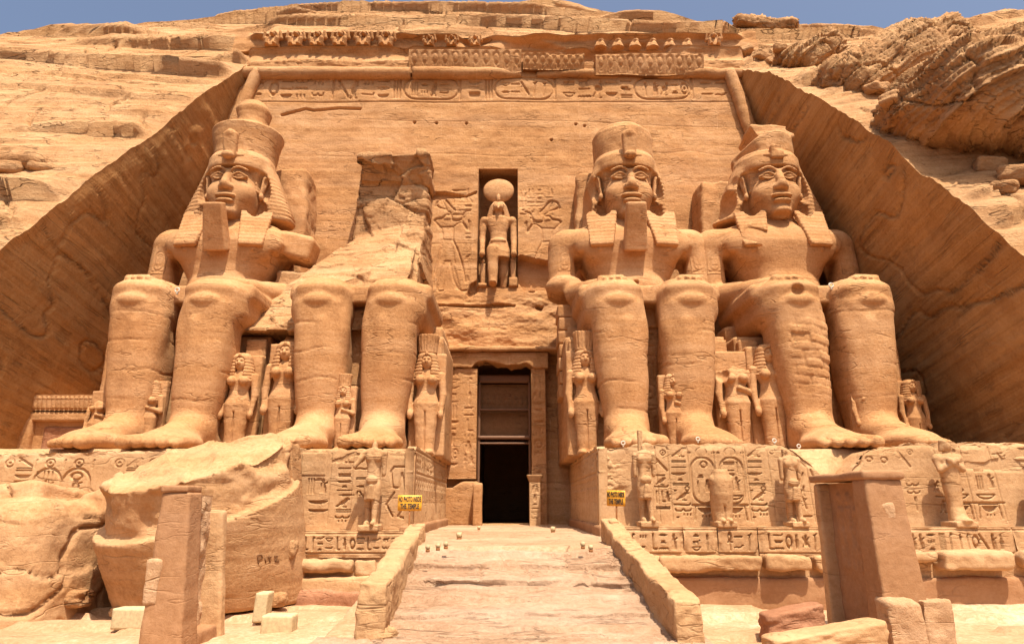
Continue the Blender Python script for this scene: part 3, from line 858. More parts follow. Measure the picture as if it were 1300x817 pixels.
# torus mouldings
def tube(pts, rad, res=.16, seed=0., amp=.04, sides=18):
    pts = np.array(pts, float); L = np.concatenate([[0], np.cumsum(np.linalg.norm(np.diff(pts, axis=0), axis=1))])
    n = max(2, int(L[-1] / res)); s = np.linspace(0, L[-1], n)
    C = np.stack([np.interp(s, L, pts[:, i]) for i in range(3)], 1)
    T = np.gradient(C, axis=0); T /= np.linalg.norm(T, axis=1, keepdims=True)
    up = np.array([0, 1., 0]); A = np.cross(T, up); A /= np.linalg.norm(A, axis=1, keepdims=True); B = np.cross(A, T)
    rv = np.interp(s, L, rad) if not np.isscalar(rad) else np.full(n, rad)
    a = np.linspace(0, 2 * math.pi, sides, endpoint=False)
    V = C[:, None] + rv[:, None, None] * (np.cos(a)[None, :, None] * A[:, None] + np.sin(a)[None, :, None] * B[:, None])
    V = V.reshape(-1, 3)
    V += amp * np.stack([fbm(V[:, 0] * 1.2 + seed + 7 * i, V[:, 1] * 1.2, V[:, 2] * 1.2, 3) for i in range(3)], 1)
    F = []
    i = np.arange(n - 1)[:, None] * sides; j = np.arange(sides)[None, :]; j2 = (j + 1) % sides
    F = np.stack([i + j, i + sides + j, i + sides + j2, i + j2], -1).reshape(-1, 4)
    k = len(V); V = np.concatenate([V, C[:1], C[-1:]])
    F0 = np.stack([np.full(sides, k), j[0], j2[0], j2[0]], 1)[:, :3]; F1 = np.stack([np.full(sides, k + 1), (n - 1) * sides + j2[0], (n - 1) * sides + j[0], j[0]], 1)[:, :3]
    Fl = [tuple(r) for r in F.tolist()] + [tuple(r) for r in F0.tolist()] + [tuple(r) for r in F1.tolist()]
    return V, Fl
def tpart(name, pts, rad, seed, mat=M_FACE, parent=FAC, orig=FO, amp=.05):
    V, F = tube(pts, rad, seed=seed, amp=amp); return mesh_obj(name, V - np.array(orig), F, mat, parent)
tz = 28.15; ty = FY(28.15) - .12
tpart('torus_moulding', [(-17.9, ty, tz), (-6.6, ty, tz - .03)], .42, 1)
tpart('torus_moulding', [(-6.45, ty, tz), (-1.5, ty, tz - .03), (.6, ty + .15, tz)], [.43, .42, .3], 2)
tpart('torus_moulding', [(1.6, ty + .2, tz), (5.5, ty + .1, tz), (7.4, ty + .2, tz)], [.25, .33, .2], 3, amp=.14)
tpart('torus_moulding', [(9.2, ty + .1, tz), (13.2, ty, tz), (15.0, ty, tz)], [.3, .36, .3], 4, amp=.12)
def edge_line(side):
    pts = []
    for z in np.linspace(28.2, 2.0, 14):
        Y = FY(z) - .2; x = XL(z, Y) + .75 if side < 0 else XR(z, Y) - .75
        pts.append((x, Y, z))
    return pts
tpart('side_torus', edge_line(-1), .40, 5, amp=.06)
tpart('side_torus', edge_line(1), .40, 6, amp=.06)

# cornice zone: smooth sweep, then the ledge with the row of baboons
xs = np.arange(-18.8, 16.6, .07); sv = np.linspace(0, 1, 70)
X, T = np.meshgrid(xs, sv, indexing='ij')
prof = np.array([(0, 38.0, 28.3), (.28, 37.9, 29.3), (.45, 37.55, 30.05), (.52, 37.5, 30.25), (.60, 38.75, 30.32), (.85, 38.8, 31.35), (.93, 38.35, 31.6), (1, 39.4, 32.1)])
Yc = np.interp(T, prof[:, 0], prof[:, 1]); Zc = np.interp(T, prof[:, 0], prof[:, 2])
msk_ = sstep(-18.1, -17.2, X) * sstep(15.9, 15.0, X)
Yb_ = 38.1 + (Zc - 28.3) * .2; Yc = Yb_ + (Yc - Yb_) * msk_
wear = (sstep(-8, -5.5, X) * .55 + sstep(-6.4, -7.2, X) * .62) * sstep(.2, .42, T) * sstep(.58, .5, T)
c = Canvas(xs[0], xs[-1], 0, 4.0, .07)
rngc = random.Random(5)
text_band(c, -16.5, 14, .35, 1.35, rngc, .035)
Hh = np.zeros_like(X)
zi = np.clip(((Zc - 28.3) / .07).astype(int), 0, c.nz - 1); xi = np.minimum(np.arange(len(xs)), c.nx - 1)
Hh = c.H[xi[:, None], zi] * (T < .45)
d = .22 * fbm(X * .3, Zc * .6, X * 0, 4) + .09 * fbm(X * 1.2, Zc * 2, X * 0, 3) + Hh + wear
d = d + .5 * sstep(.15, .45, fbm(X * .25 + 4, Zc * .4, X * 0, 3)) * sstep(.1, .25, T)
V = np.stack([X, Yc + d - FO.y, Zc + .12 * fbm(X * .5, T * 3, X * 0 + 9, 3) * sstep(0, .2, T)], -1).reshape(-1, 3)
mesh_obj('cornice', V, grid_faces(len(xs), len(sv)), M_FACE, FAC)

def cornice_block(px0, px1, py0, py1, seed, parent):
    Yb = 37.38
    a = P(px0, py1, Yb); b = P(px1, py0, Yb)
    c = Canvas(a[0], b[0], a[2], b[2], .05); r = random.Random(seed)
    h = b[2] - a[2]
    n = int((b[0] - a[0]) / (h * .42))
    for i in range(n):
        x = a[0] + (i + .5) * (b[0] - a[0]) / n
        c.line([(x - .18, a[2] + .08 * h), (x - .18, a[2] + .8 * h)], .07, .075)
        c.ell(x + .04, a[2] + .62 * h, .17, .24 * h, .08, .08)
        glyph(c, r.choice(TALL), x + .04, a[2] + .3 * h, .3, .45, .07)
    c.blur()
    def pl(x, d, z):
        t = (z - a[2]) / h
        return np.stack([x, Yb + .35 * (1 - t) ** 1.6 + d + .05 * fbm(x * .9 + seed, z * 1.2, z * 0, 3) + (.35 * np.clip(fbm(x * .7 + seed, z * .2, z * 0, 2), 0, 1)) * (t > .9) - FO.y, z + .12 * fbm(x * .8 + seed, x * 0, z * 0, 3) * (1 - t)], 1)
    V, F = relief_slab(c, pl, thick=1.5, amp=.02)
    mesh_obj('carved_cornice_block', V, F, M_FACE, parent)
cornice_block(518, 662, 62, 87, 1, FAC)
cornice_block(757, 893, 67, 91, 2, FAC)
cornice_block(664, 742, 66, 84, 3, FAC)

# doorway
DO = mesh_obj('door_frame', *[(v - np.array(FO)) if i == 0 else v for i, v in enumerate(rough_box((-3.7, 35.75, 8.15), (2.0, 37.0, 9.05), .08, .06, .05, 1.2, 3,
      fn=lambda V: np.column_stack([V[:, 0], V[:, 1], V[:, 2] + sstep(8.6, 8.2, V[:, 2]) * np.clip(.55 * np.interp(V[:, 0], [-2.2, -1.9, -1.5, -.8, 0, .8, 1.2], [0, .5, .95, .45, .25, .55, 0]) + .12 * fbm(V[:, 0] * 2.5, V[:, 1], V[:, 2], 3), -.05, .8)])))], M_FACE, FAC)
DO.name = 'door_lintel'
def jamb(x0, x1, z0, z1, Yj, seed, name='door_jamb'):
    c = Canvas(x0, x1, z0, z1, .035); r = random.Random(seed)
    wcol = .7
    n = max(1, int((x1 - x0) / wcol))
    for i in range(n):
        text_column(c, x0 + (i + .5) * (x1 - x0) / n, z0 + .2, z1 - .15, (x1 - x0) / n * .85, r, .045)
    c.blur()
    V, F = relief_slab(c, lambda x, d, z: np.stack([x, Yj + d - FO.y, z], 1), thick=.9, amp=.03, seed=seed)
    return mesh_obj(name, V, F, M_FACE, FAC)
jamb(-3.6, DX0 + .02, 2.3, 8.15, 35.9, 5)
jamb(DX1 - .02, 1.8, 0, 8.15, 35.9, 6)
fbox('door_ledge', (-4.3, 35.45, 9.05), (2.9, 37.0, 9.32), seed=4, amp=.07, chip=.1)
fbox('door_lower_block', (-3.5, 35.3, -.05), (-1.75, 36.8, 2.15), seed=8, amp=.03, chip=.05,
     fn=lambda V: np.column_stack([V[:, 0], V[:, 1], V[:, 2] - sstep(1.8, 2.15, V[:, 2]) * sstep(-2.4, -3.6, V[:, 0]) * .55]))
fbox('door_post_block', (-1.95, 34.6, -.05), (-1.5, 35.25, 2.05), seed=9)
fbox('door_threshold', (-1.9, 36.0, -.05), (1.06, 36.9, .05), seed=10)
for nm, y, z0, z1 in (('wooden_beam', 36.9, 7.55, 7.98), ('wooden_beam', 37.0, 6.0, 6.12), ('wooden_beam', 36.8, 4.42, 4.62), ('wooden_beam', 36.85, 4.16, 4.26)):
    V, F = rough_box((DX0 + .03, y, z0), (DX1 - .03, y + .25, z1), .15, .02, .01); mesh_obj(nm, V - np.array(FO), F, M_WOOD, FAC)
for x in (DX0 + .03, DX1 - .16):
    V, F = rough_box((x, 36.85, 0), (x + .13, 37.05, 7.6), .2, .02, .01); mesh_obj('wooden_post', V - np.array(FO), F, M_WOOD, FAC)
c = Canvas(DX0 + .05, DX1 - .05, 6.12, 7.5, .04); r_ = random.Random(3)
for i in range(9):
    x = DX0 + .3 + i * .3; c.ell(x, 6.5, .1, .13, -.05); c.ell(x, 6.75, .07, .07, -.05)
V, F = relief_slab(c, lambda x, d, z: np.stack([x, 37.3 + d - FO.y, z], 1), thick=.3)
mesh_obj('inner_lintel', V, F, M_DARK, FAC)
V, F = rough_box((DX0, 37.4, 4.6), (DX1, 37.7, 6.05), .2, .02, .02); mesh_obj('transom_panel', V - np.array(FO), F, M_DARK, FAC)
# small inscribed pillar right of the door
pl_ = empty('small_pillar', (1.15, 34.9, 0), 'small inscribed stone pillar with flared cap beside the dark doorway', 'pillar')
c = Canvas(-.27, .27, 0, 2.1, .03); text_column(c, 0, .15, 1.95, .42, random.Random(2), .04)
V, F = relief_slab(c, lambda x, d, z: np.stack([x, -.25 + d, z], 1), thick=.5); mesh_obj('shaft', V, F, M_PED, pl_)
V, F = rough_box((-.3, -.3, 2.1), (.3, .3, 2.45), .05, .03, .015, fn=lambda V: np.column_stack([V[:, 0] * (.9 + .45 * (V[:, 2] - 2.1) / .35), V[:, 1] * (.9 + .45 * (V[:, 2] - 2.1) / .35), V[:, 2]])); mesh_obj('cap', V, F, M_PED, pl_)

# ------------------------------------------------------------------ ground, terrace floor, ramp, pavement
def spaced(a, b, fine0, fine1, h, far):
    mid = np.arange(fine0, fine1, h)
    lo = fine0 - np.geomspace(h, fine0 - a, far)[::-1]; hi = fine1 + np.geomspace(h, b - fine1, far)
    return np.concatenate([lo, mid, hi])
xs = spaced(-260, 260, -22, 22, .16, 30); ys = spaced(-300, 260, 9, 25, .16, 30)
X, Y = np.meshgrid(xs, ys, indexing='ij')
Z = -2.0 + .07 * fbm(X * .5, Y * .5, X * 0, 4) + .05 * fbm(X * 1.8, Y * 1.8, X * 0, 3) * ((np.abs(X) < 23) & (Y > 8) & (Y < 26))
Z = Z - .16 * sstep(.02, .12, fbm(X * .35 + 7, Y * 1.3, X * 0, 4)) * ((np.abs(X) < 23) & (Y > 8) & (Y < 26))
g = mesh_obj('ground', np.stack([X, Y, Z], -1).reshape(-1, 3), grid_faces(len(xs), len(ys)), M_SAND)
g.data.materials.append(M_UNSEEN)                # unseen outer ground, made dark to cut bounced light
yc_ = np.stack([X, Y], -1).reshape(-1, 2)[grid_faces(len(xs), len(ys))].mean(1)
g.data.polygons.foreach_set('material_index', ((yc_[:, 1] < 8.5) | (np.abs(yc_[:, 0]) > 32)).astype(np.int32))
tag(g, 'sunlit sandy forecourt ground', 'ground', kind='structure')

xs = np.arange(-3.6, 3.3, .07); ys = np.arange(17.2, 37.2, .12)
X, Y = np.meshgrid(xs, ys, indexing='ij')
Z = .0 + .03 * fbm(X * .8, Y * .8, X * 0, 4) + .02 * fbm(X * 3, Y * 3, X * 0, 3)
seam = np.abs(((Y + .15 * vn(X * .6, Y * 0, X * 0)) % 2.3) - 1.15) < .05
Z = Z - .03 * seam - .3 * sstep(17.4, 17.2, Y)
X = np.where(Y < 22.5, np.clip(X, -2.82, 2.88), X)
V = np.stack([X, Y, Z], -1).reshape(-1, 3)
tf = mesh_obj('terrace_floor', V, grid_faces(len(xs), len(ys)), M_FLOOR)
tag(tf, 'worn stone terrace floor leading to the doorway', 'terrace', kind='structure')

for xa in (-2.86, 2.55):
    V, F = rough_box((xa, 17.25, -2.25), (xa + .36, 23.2, -.03), .12, .04, .04, 1.1, xa)
    tag(mesh_obj('terrace_side_wall', V, F, M_PED), 'rough side of the raised terrace floor', 'terrace', kind='structure')
RX0, RX1 = -2.6, 2.8
xs = np.arange(RX0, RX1 + .03, .035); ys = np.arange(11.95, 17.35, .035)
X, Y = np.meshgrid(xs, ys, indexing='ij')
Yn = Y + .035 * fbm(X * .7, Y * 0, X * 0, 3)
edges = [12.0, 12.45, 13.1, 13.95, 14.9, 16.2, 17.15]
hts = [-1.08, -.98, -.85, -.69, -.50, -.26, -.04]
Z = np.full_like(X, -1.08)
for e_, a_, b_ in zip(edges[1:], hts[:-1], hts[1:]):
    Z = Z + (b_ - a_) * (.42 * sstep(e_ - .03, e_ + .01, Yn) + .58 * sstep(e_ - .5, e_ + .5, Yn))
wearm = fbm(X * .9, Y * 1.2, X * 0 + 3, 4)
Z = Z + .07 * wearm + .035 * fbm(X * 2.5, Y * 6, X * 0, 4)
Z = Z - .05 * np.clip(fbm(X * .6, Y * 2.5, X * 0 + 8, 3) - .2, 0, 1)
for k, e_ in enumerate(edges[:-1]):
    rr = random.Random(k + 3)
    off_ = rr.uniform(.9, 1.5)
    inb = (Yn > e_) & (Yn < edges[k + 1])
    xs_ = RX0 + .3 + off_ * rr.random()
    while xs_ < RX1:
        Z = Z - .06 * np.clip(1 - np.abs(X - xs_ - .03 * vn(Y * 4, X * 0, X * 0)) / .03, 0, 1) * inb * (k > 3)
        xs_ += rr.uniform(1.0, 1.7)
    Z = Z - .07 * np.clip(1 - np.abs(Yn - e_ + .05 + .03 * vn(X * 5, Y * 0, X * 0)) / .035, 0, 1) * sstep(-.3, .2, vn(X * 1.1, Y * 0 + k, X * 0))
Z = Z - .3 * sstep(12.06, 11.98, Y)
for e_, a_ in ((14.9, .14), (16.2, .10), (13.1, .08)):
    Y = Y + a_ * np.clip(1 - np.abs(Yn - e_ + .045) / .06, 0, 1) * sstep(-.45, -.1, vn(X * .9 + e_, X * 0, X * 0))
rp = mesh_obj('stairs', np.stack([X, Y, Z], -1).reshape(-1, 3), grid_faces(len(xs), len(ys)), M_PAVE)
tag(rp, 'low worn pale stone steps leading up to the temple door', 'stairs', kind='structure')
V, F = rough_box((RX0, 12.0, -2.2), (RX1, 17.4, -1.2), .3, .02, .01, fn=lambda V: V)
tag(mesh_obj('stairs_foundation_floor', V, F, M_PAVE), 'stone mass under the low steps', 'foundation', kind='structure')
# brick pavement in front
xs = np.arange(-3.2, 3.2, .03); ys = np.arange(7.5, 12.02, .03)
X, Y = np.meshgrid(xs, ys, indexing='ij')
row = np.floor(Y / .22); fx = ((X + .11 * (row % 2)) % .22); fy = Y % .22
m_ = np.minimum(np.minimum(fx, .22 - fx), np.minimum(fy, .22 - fy))
Z = -1.1 - .022 * np.clip(1 - m_ / .03, 0, 1) + .012 * vn(np.floor((X + .11 * (row % 2)) / .22) * 3.3, row * 2.1, X * 0) + .02 * fbm(X * .7, Y * .7, X * 0, 3)
pv = mesh_obj('pavement', np.stack([X, Y, Z], -1).reshape(-1, 3), grid_faces(len(xs), len(ys)), M_PAVE)
tag(pv, 'pale brick pavement below the steps', 'pavement', kind='structure')
V, F = rough_box((-3.15, 7.6, -2.2), (3.15, 11.98, -1.18), .4, .02, .01)
tag(mesh_obj('pavement_base_floor', V, F, M_PAVE), 'stone mass under the brick pavement', 'foundation', kind='structure')
# ------------------------------------------------------------------ the seated colossi
PZ = 3.0                                       # top of the pedestals
def hands_and_arms(f, s, arm=True, fore=True, hand=True):
    if arm:
        f.ell((s * 3.15, 3.95, 11.45), (.98, .95, .92), .5)
        f.cap((s * 3.40, 3.9, 11.3), (s * 3.62, 3.7, 8.5), .90, .74, .3)
    if fore:
        f.cap((s * 3.5, 3.7, 8.4), (s * 1.95, .0, 7.92), .78, .40, .22)
    if hand:
        f.box((s * 1.72, -.6, 7.82), (.60, 1.0, .15), .12, .12, rz=s * 6)
        for i in range(4):
            x = s * (1.28 + .29 * i)
            f.cap((x, -1.2, 7.82), (x - s * .05, -1.85 + .10 * abs(i - 1.2), 7.70), .155, .12, .02)
        f.cap((s * 1.12, -.2, 7.78), (s * .92, -1.1, 7.74), .15, .12, .05)

def legs(f, s, foot=True):
    f.loft([(.25, s * 1.36, -1.0, .86, .95), (.9, s * 1.36, -1.0, .86, .92), (1.6, s * 1.37, -.95, .92, 1.0), (3.0, s * 1.42, -.85, 1.10, 1.2), (4.4, s * 1.48, -.85, 1.17, 1.3), (5.6, s * 1.55, -.95, 1.13, 1.2), (6.5, s * 1.58, -1.0, 1.18, 1.2), (7.3, s * 1.58, -.9, 1.12, 1.1), (7.75, s * 1.58, -.75, .85, .85)], .0, n=3.1)
    f.cap((s * 1.3, -2.0, 5.6), (s * 1.32, -1.75, 1.6), .16, .14, .35)
    f.ell((s * 1.58, -2.02, 6.62), (.68, .31, .34), .07)
    f.ell((s * 1.58, -1.75, 7.22), (.98, .42, .36), .3)
    f.ell((s * .62, -1.35, 5.4), (.35, .55, 1.1), .25)
    f.ell((s * 2.2, -1.35, 5.5), (.35, .5, 1.0), .25)
    # foot
    f.ell((s * 1.36, -.6, .55), (.93, 1.05, .75), .3)
    f.cap((s * 1.38, -1.4, 1.05), (s * 1.5, -4.0, .32), .78, .42, .35, sq=(1.15, 1, .95))
    f.ell((s * 1.52, -3.2, .35), (1.08, 1.5, .48), .3)
    for i, (dx, L, r) in enumerate([(-.74, 5.25, .29), (-.27, 5.2, .24), (.12, 5.02, .22), (.48, 4.78, .21), (.82, 4.48, .19)]):
        f.cap((s * (1.5 + dx * .92), -3.7, .36), (s * (1.5 + dx), -L, .2), r * 1.05, r * .9, .10)
    # thigh under the kilt
    f.box((s * 1.72, 1.6, 6.72), (1.3, 3.3, 1.05), .75, .35)
    f.box((s * 1.8, 1.6, 7.34), (1.45, 2.6, .42), .3, .25)

def colossus_body(seed, L, R, res=.075, dam=()):
    f = Field((-4.9, -5.7, -.12), (4.9, 6.0, 13.6), res)
    legs(f, -1); legs(f, 1)
    f.box((0, 1.6, 7.25), (1.6, 2.5, .42), .1, .1)                      # lap of the kilt
    f.box((0, .35, 6.55), (.75, .35, .62), .08, .05)
    if L is not None or R is not None:
        f.loft([(7.2, 0, 4.2, 2.5, 2.25), (8.2, 0, 4.1, 2.1, 2.02), (9.2, 0, 4.0, 1.95, 1.85), (10.2, 0, 4.0, 2.5, 1.92), (11.1, 0, 3.95, 3.2, 1.92), (11.8, 0, 3.95, 3.2, 1.7), (12.3, 0, 4.0, 2.5, 1.4), (12.6, 0, 4.0, 1.8, 1.1)], .4, n=3.0)
        for s in (-1, 1):
            f.ell((s * 1.45, 2.52, 11.0), (1.5, .5, .9), .45)
            f.ell((s * 1.75, 2.03, 10.6), (.13, .10, .13), .06)
        f.ell((0, 2.35, 8.5), (1.4, .45, .8), .4)
        f.ell((0, 1.92, 8.75), (.13, .3, .13), .05, '-')
        f.cap((0, 3.9, 12.0), (0, 3.6, 13.5), 1.2, 1.05, .35)
        hands_and_arms(f, -1, *L); hands_and_arms(f, 1, *R)
        # slits between arms and trunk
        for s in (-1, 1):
            f.box((s * 2.55, 2.6, 9.2), (.22, 1.5, 1.35), .15, .15, '-', ry=s * 9)
    for d in dam: d(f)
    V, Q = f.mesh()
    return V, Q

def leg_cracks(zs, seed):
    def ex(V, N):
        d = np.zeros(len(V), np.float32)
        for z in zs:
            zz = z + .18 * vn(V[:, 0] * .9 + seed, V[:, 1] * .9, V[:, 2] * 0 + z)
            d -= .04 * np.clip(1 - np.abs(V[:, 2] - zz) / .06, 0, 1) * sstep(-.15, .25, vn(V[:, 0] * .8 + seed + z, V[:, 1] * .8, V[:, 2] * .3))
        return d
    return ex

def long_face(VQ):
    V = VQ[0].copy(); z = V[:, 2]
    V[:, 0] *= .94; V[:, 2] = np.where(z < 14.8, 14.8 + (z - 14.8) * 1.17, z)
    return V, VQ[1]

def head_mesh(beard=True, dam=()):
    f = Field((-2.3, 1.3, 12.3), (2.3, 5.4, 16.6), .035)
    f.ell((0, 3.75, 14.55), (1.42, 1.6, 1.75), 0)
    f.ell((0, 3.35, 13.55), (1.08, 1.15, .78), .5)
    f.ell((0, 3.0, 14.0), (1.15, .95, 1.2), .4)
    for s in (-1, 1):
        f.ell((s * .78, 2.62, 14.05), (.52, .48, .5), .3)
        f.ell((s * .60, 2.05, 14.82), (.46, .26, .23), .16, '-')
        f.ell((s * .60, 2.36, 14.80), (.40, .26, .155), .03)
        for k in range(6):                                   # lids and brow
            a0, a1 = k / 6, (k + 1) / 6
            def lp(t, zz, h, yy): return (s * (.18 + .86 * t), yy + .34 * (t - .35) ** 2, zz + h * math.sin(math.pi * min(1, t * 1.08)))
            f.cap(lp(a0, 14.76, .19, 2.10), lp(a1, 14.76, .19, 2.10), .05, .05, .02)
            f.cap(lp(a0, 14.77, -.13, 2.13), lp(a1, 14.77, -.13, 2.13), .04, .04, .02)
            f.cap(lp(a0, 15.10, .13, 2.03), lp(a1, 15.10, .13, 2.03), .065, .05, .06)
        f.ell((s * .23, 1.98, 14.17), (.19, .2, .15), .08)
        f.cap((s * 1.52, 3.15, 14.25), (s * 1.66, 3.3, 15.0), .16, .30, .06, sq=(.55, 1, 1))
        f.ell((s * 1.80, 3.1, 14.8), (.14, .16, .3), .05, '-')
        f.ell((s * 1.55, 3.1, 14.1), (.13, .18, .18), .05)
    f.cap((0, 2.16, 15.0), (0, 1.82, 14.25), .17, .24, .14)
    f.ell((0, 1.98, 13.75), (.58, .24, .115), .06)
    f.ell((0, 2.02, 13.50), (.50, .25, .12), .06)
    f.ell((0, 1.88, 13.62), (.62, .2, .028), .02, '-')
    f.ell((0, 2.3, 13.08), (.55, .42, .30), .2)
    for s in (-1, 1): f.ell((s * .56, 1.95, 13.63), (.07, .12, .08), .04, '-')
    for d in dam: d(f)
    return f.mesh()

def nemes_mesh(seed, dam=(), lap=(True, True)):
    f = Field((-3.4, .9, 10.4), (3.4, 6.0, 16.9), .06)
    tab = [(12.75, 0, 4.1, 3.0, 1.05), (13.2, 0, 4.1, 2.95, 1.08), (14.0, 0, 4.1, 2.60, 1.18), (14.8, 0, 4.1, 2.24, 1.30), (15.5, 0, 4.05, 1.92, 1.42), (16.0, 0, 4.05, 1.72, 1.50)]
    f.loft(tab, 0, n=3.2)
    f.loft([(15.38, 0, 3.72, 1.62, 1.70), (15.62, 0, 3.75, 1.68, 1.74), (16.1, 0, 3.8, 1.72, 1.72), (16.45, 0, 3.9, 1.6, 1.6)], .05, n=2.2)
    for s, on in zip((-1, 1), lap):
        if on: f.box((s * 1.60, 2.26, 11.80), (.72, .15, 1.18), .08, .06, rx=-22, rz=s * 9, taper=(.10, 0))
    for s in (-1, 1):
        f.ell((s * 1.60, 2.75, 14.45), (.36, .75, .95), .05, '-', ry=s * -8)
        f.ell((s * 1.35, 2.9, 13.3), (.5, .7, .9), .08, '-', ry=s * -12)
    # pleats
    sl_, (x, y, z) = f.win((-3.4, .9, 10.4), (3.4, 6.0, 15.2))
    f.F[sl_] += .013 * np.sin(2 * math.pi * z / .22)
    for d in dam: d(f)
    return f.mesh()

def crown_mesh(kind, seed):
    f = Field((-2.6, 1.2, 15.7), (2.6, 6.5, 21.2), .07)
    top = {'tall': 18.2, 'dome': 18.0, 'broken': 17.6}[kind]
    f.loft([(15.9, 0, 3.95, 1.56, 1.60), (16.6, 0, 4.0, 1.62, 1.65), (17.4, 0, 4.05, 1.66 if kind != 'tall' else 1.78, 1.74), (top, 0, 4.1, 1.95 if kind == 'tall' else 1.66, 1.9 if kind == 'tall' else 1.76)], 0, n=2.05)
    if kind == 'tall':
        f.ell((0, 4.1, 18.25), (1.55, 1.55, .55), .2)
        f.loft([(18.3, .1, 4.2, .92, .95), (19.2, .08, 4.25, .80, .85), (19.9, .05, 4.3, .92, .95), (20.35, .05, 4.3, .62, .65)], .25)
    elif kind == 'dome':
        f.ell((.0, 4.1, 18.05), (1.6, 1.6, .62), .15)
        f.box((1.5, 3.0, 18.5), (.9, 1.2, .5), .2, .1, '-', ry=25)
    else:
        f.box((.35, 4.2, 17.9), (1.25, 1.2, .42), .15, .12, rx=-4, ry=3)
        f.box((-1.9, 3.3, 18.1), (.95, 2.4, 1.25), .1, .08, '-', ry=-30)
        f.box((-1.75, 2.9, 17.0), (.55, .9, .7), .1, .1, '-', ry=-20, rz=30)
        f.box((1.9, 4, 18.3), (.6, 2, .6), .1, .08, '-', ry=28)
    return f.mesh()

def uraeus_mesh(broken=False):
    f = Field((-1.0, 1.0, 15.3), (1.0, 2.9, 17.6), .05)
    if not broken:
        f.box((0, 1.95, 16.45), (.36, .22, .72), .14, .0, rx=6, taper=(.06, 0))
        f.ell((0, 1.72, 15.78), (.30, .26, .22), .1)
        f.ell((0, 1.8, 17.1), (.26, .2, .22), .12)
    else:
        f.box((0, 2.05, 16.1), (.34, .2, .42), .12, 0); f.ell((.15, 1.85, 16.35), (.3, .2, .22), .05, '-')
    for s in (-1, 1):
        f.cap((s * .2, 2.1, 15.95), (s * .62, 2.22, 16.0), .13, .10, .08)
    return f.mesh()

def beard_mesh():
    f = Field((-1.1, .5, 10.2), (1.1, 2.9, 13.4), .05)
    f.box((0, 1.42, 11.55), (.53, .34, 1.22), .07, 0, rx=22, taper=(-.05, -.03))
    return f.mesh()

HEAD = long_face(head_mesh()); BEARD = beard_mesh(); URA = uraeus_mesh()
def fin(VQ, seed, amp=.05, strata=.03, freq=.8, extra=None, sfreq=2.0):
    return erode(VQ[0].astype(np.float32), VQ[1], amp, freq, 4, seed, strata, sfreq, extra), VQ[1]

def throne(par, seed, x0=-3.75, x1=3.75, zt=5.6, ztl=None):
    V, F = rough_box((x0, .45, 0), (x1, 7.2, zt), .16, .06, .06, .6, seed, chip=.08)
    o = mesh_obj('throne', V, F, M_STAT, par)
    V, F = rough_box((x0 + .25, 2.2, zt + .01), (x1 - .25, 7.0, zt + .95), .2, .08, .06, .6, seed + 3, chip=.1); mesh_obj('seat', V, F, M_STAT, o)
    # inscribed strip between the legs
    c = Canvas(-.75, .75, .1, 6.0, .035); text_column(c, 0, .2, 5.8, .95, random.Random(seed), .06)
    c.line([(-.6, .1), (-.6, 5.9)], .05, .05); c.line([(.6, .1), (.6, 5.9)], .05, .05); c.blur()
    V, F = relief_slab(c, lambda x, d, z: np.stack([x, .18 + d, z], 1), thick=.4); mesh_obj('inscribed_panel', V, F, M_STAT, o)
    # outer front posts against which the queens stand
    for s in (-1, 1):
        V, F = rough_box((s * 3.2 - .45, .02, 0), (s * 3.2 + .45, .6, zt - .25), .14, .05, .05, .9, seed + s, chip=.05); mesh_obj('front_panel', V, F, M_STAT, o)
    return o

def slab(par, seed, hw0, hw1, ztop, z0=6.0):
    V, F = rough_box((-hw0, 5.3, z0), (hw1, 7.6, ztop), .16, .15, .18, .7, seed, chip=.25,
                     fn=lambda V: np.column_stack([V[:, 0] * (1.08 - .012 * (V[:, 2] - z0)), V[:, 1], V[:, 2]]))
    return mesh_obj('back_pillar', V, F, M_STAT, par)

def arm_signs(par, x, seed):
    """cartouche carved on the upper arm"""
    c = Canvas(-.36, .36, 9.6, 11.2, .03)
    cartouche_outline(c, 0, 9.75, 10.8, .5, .05, .05)
    for i, g in enumerate(['sun', 'feather', 'basket']): glyph(c, g, 0, 10.55 - .27 * i, .3, .24, .05)
    c.blur()
    s = 1 if x > 0 else -1
    def pl(u, d, z):
        q = 11.3 - z; R = .90 - .057 * q
        yy = 3.9 - .071 * q - np.sqrt(np.maximum(.01, R * R - u ** 2)) - .012
        return np.stack([s * (3.40 + .079 * q) + u, yy + d * .8, z], 1)
    V, F = relief_slab(c, pl, thick=.3, amp=.0); mesh_obj('arm_cartouche', V, F, M_STAT, par)

SPEC = [
 dict(x=-15.0, lab='tall seated king statue with knobbed crown and square beard beside the shaded left-hand rock wall', L=(True, True, True), R=(False, True, False), crown='tall', beard=True, seed=1.0, slab=(2.7, 3.2, 16.9), cr=[6.0, 4.9, 3.6, 2.2]),
 dict(x=-6.9, lab='broken seated colossus with only its legs left below jagged rock, beside the doorway', L=None, R=None, crown=None, beard=False, seed=2.0, slab=None, cr=[5.6, 4.4, 3.1]),
 dict(x=6.25, lab='seated king statue with wide crown and square beard just beyond the dark doorway', L=(True, True, True), R=(True, True, True), crown='dome', beard=True, seed=3.0, slab=(2.6, 2.3, 16.6), cr=[5.2, 4.3, 3.9, 3.0, 1.8]),
 dict(x=14.1, lab='beardless seated king statue with chipped crown and flaking patched shin', L=(True, True, True), R=(True, True, True), crown='broken', beard=False, seed=4.0, slab=(3.3, 2.4, 16.2), cr=[6.1, 3.9, 2.4]),
]
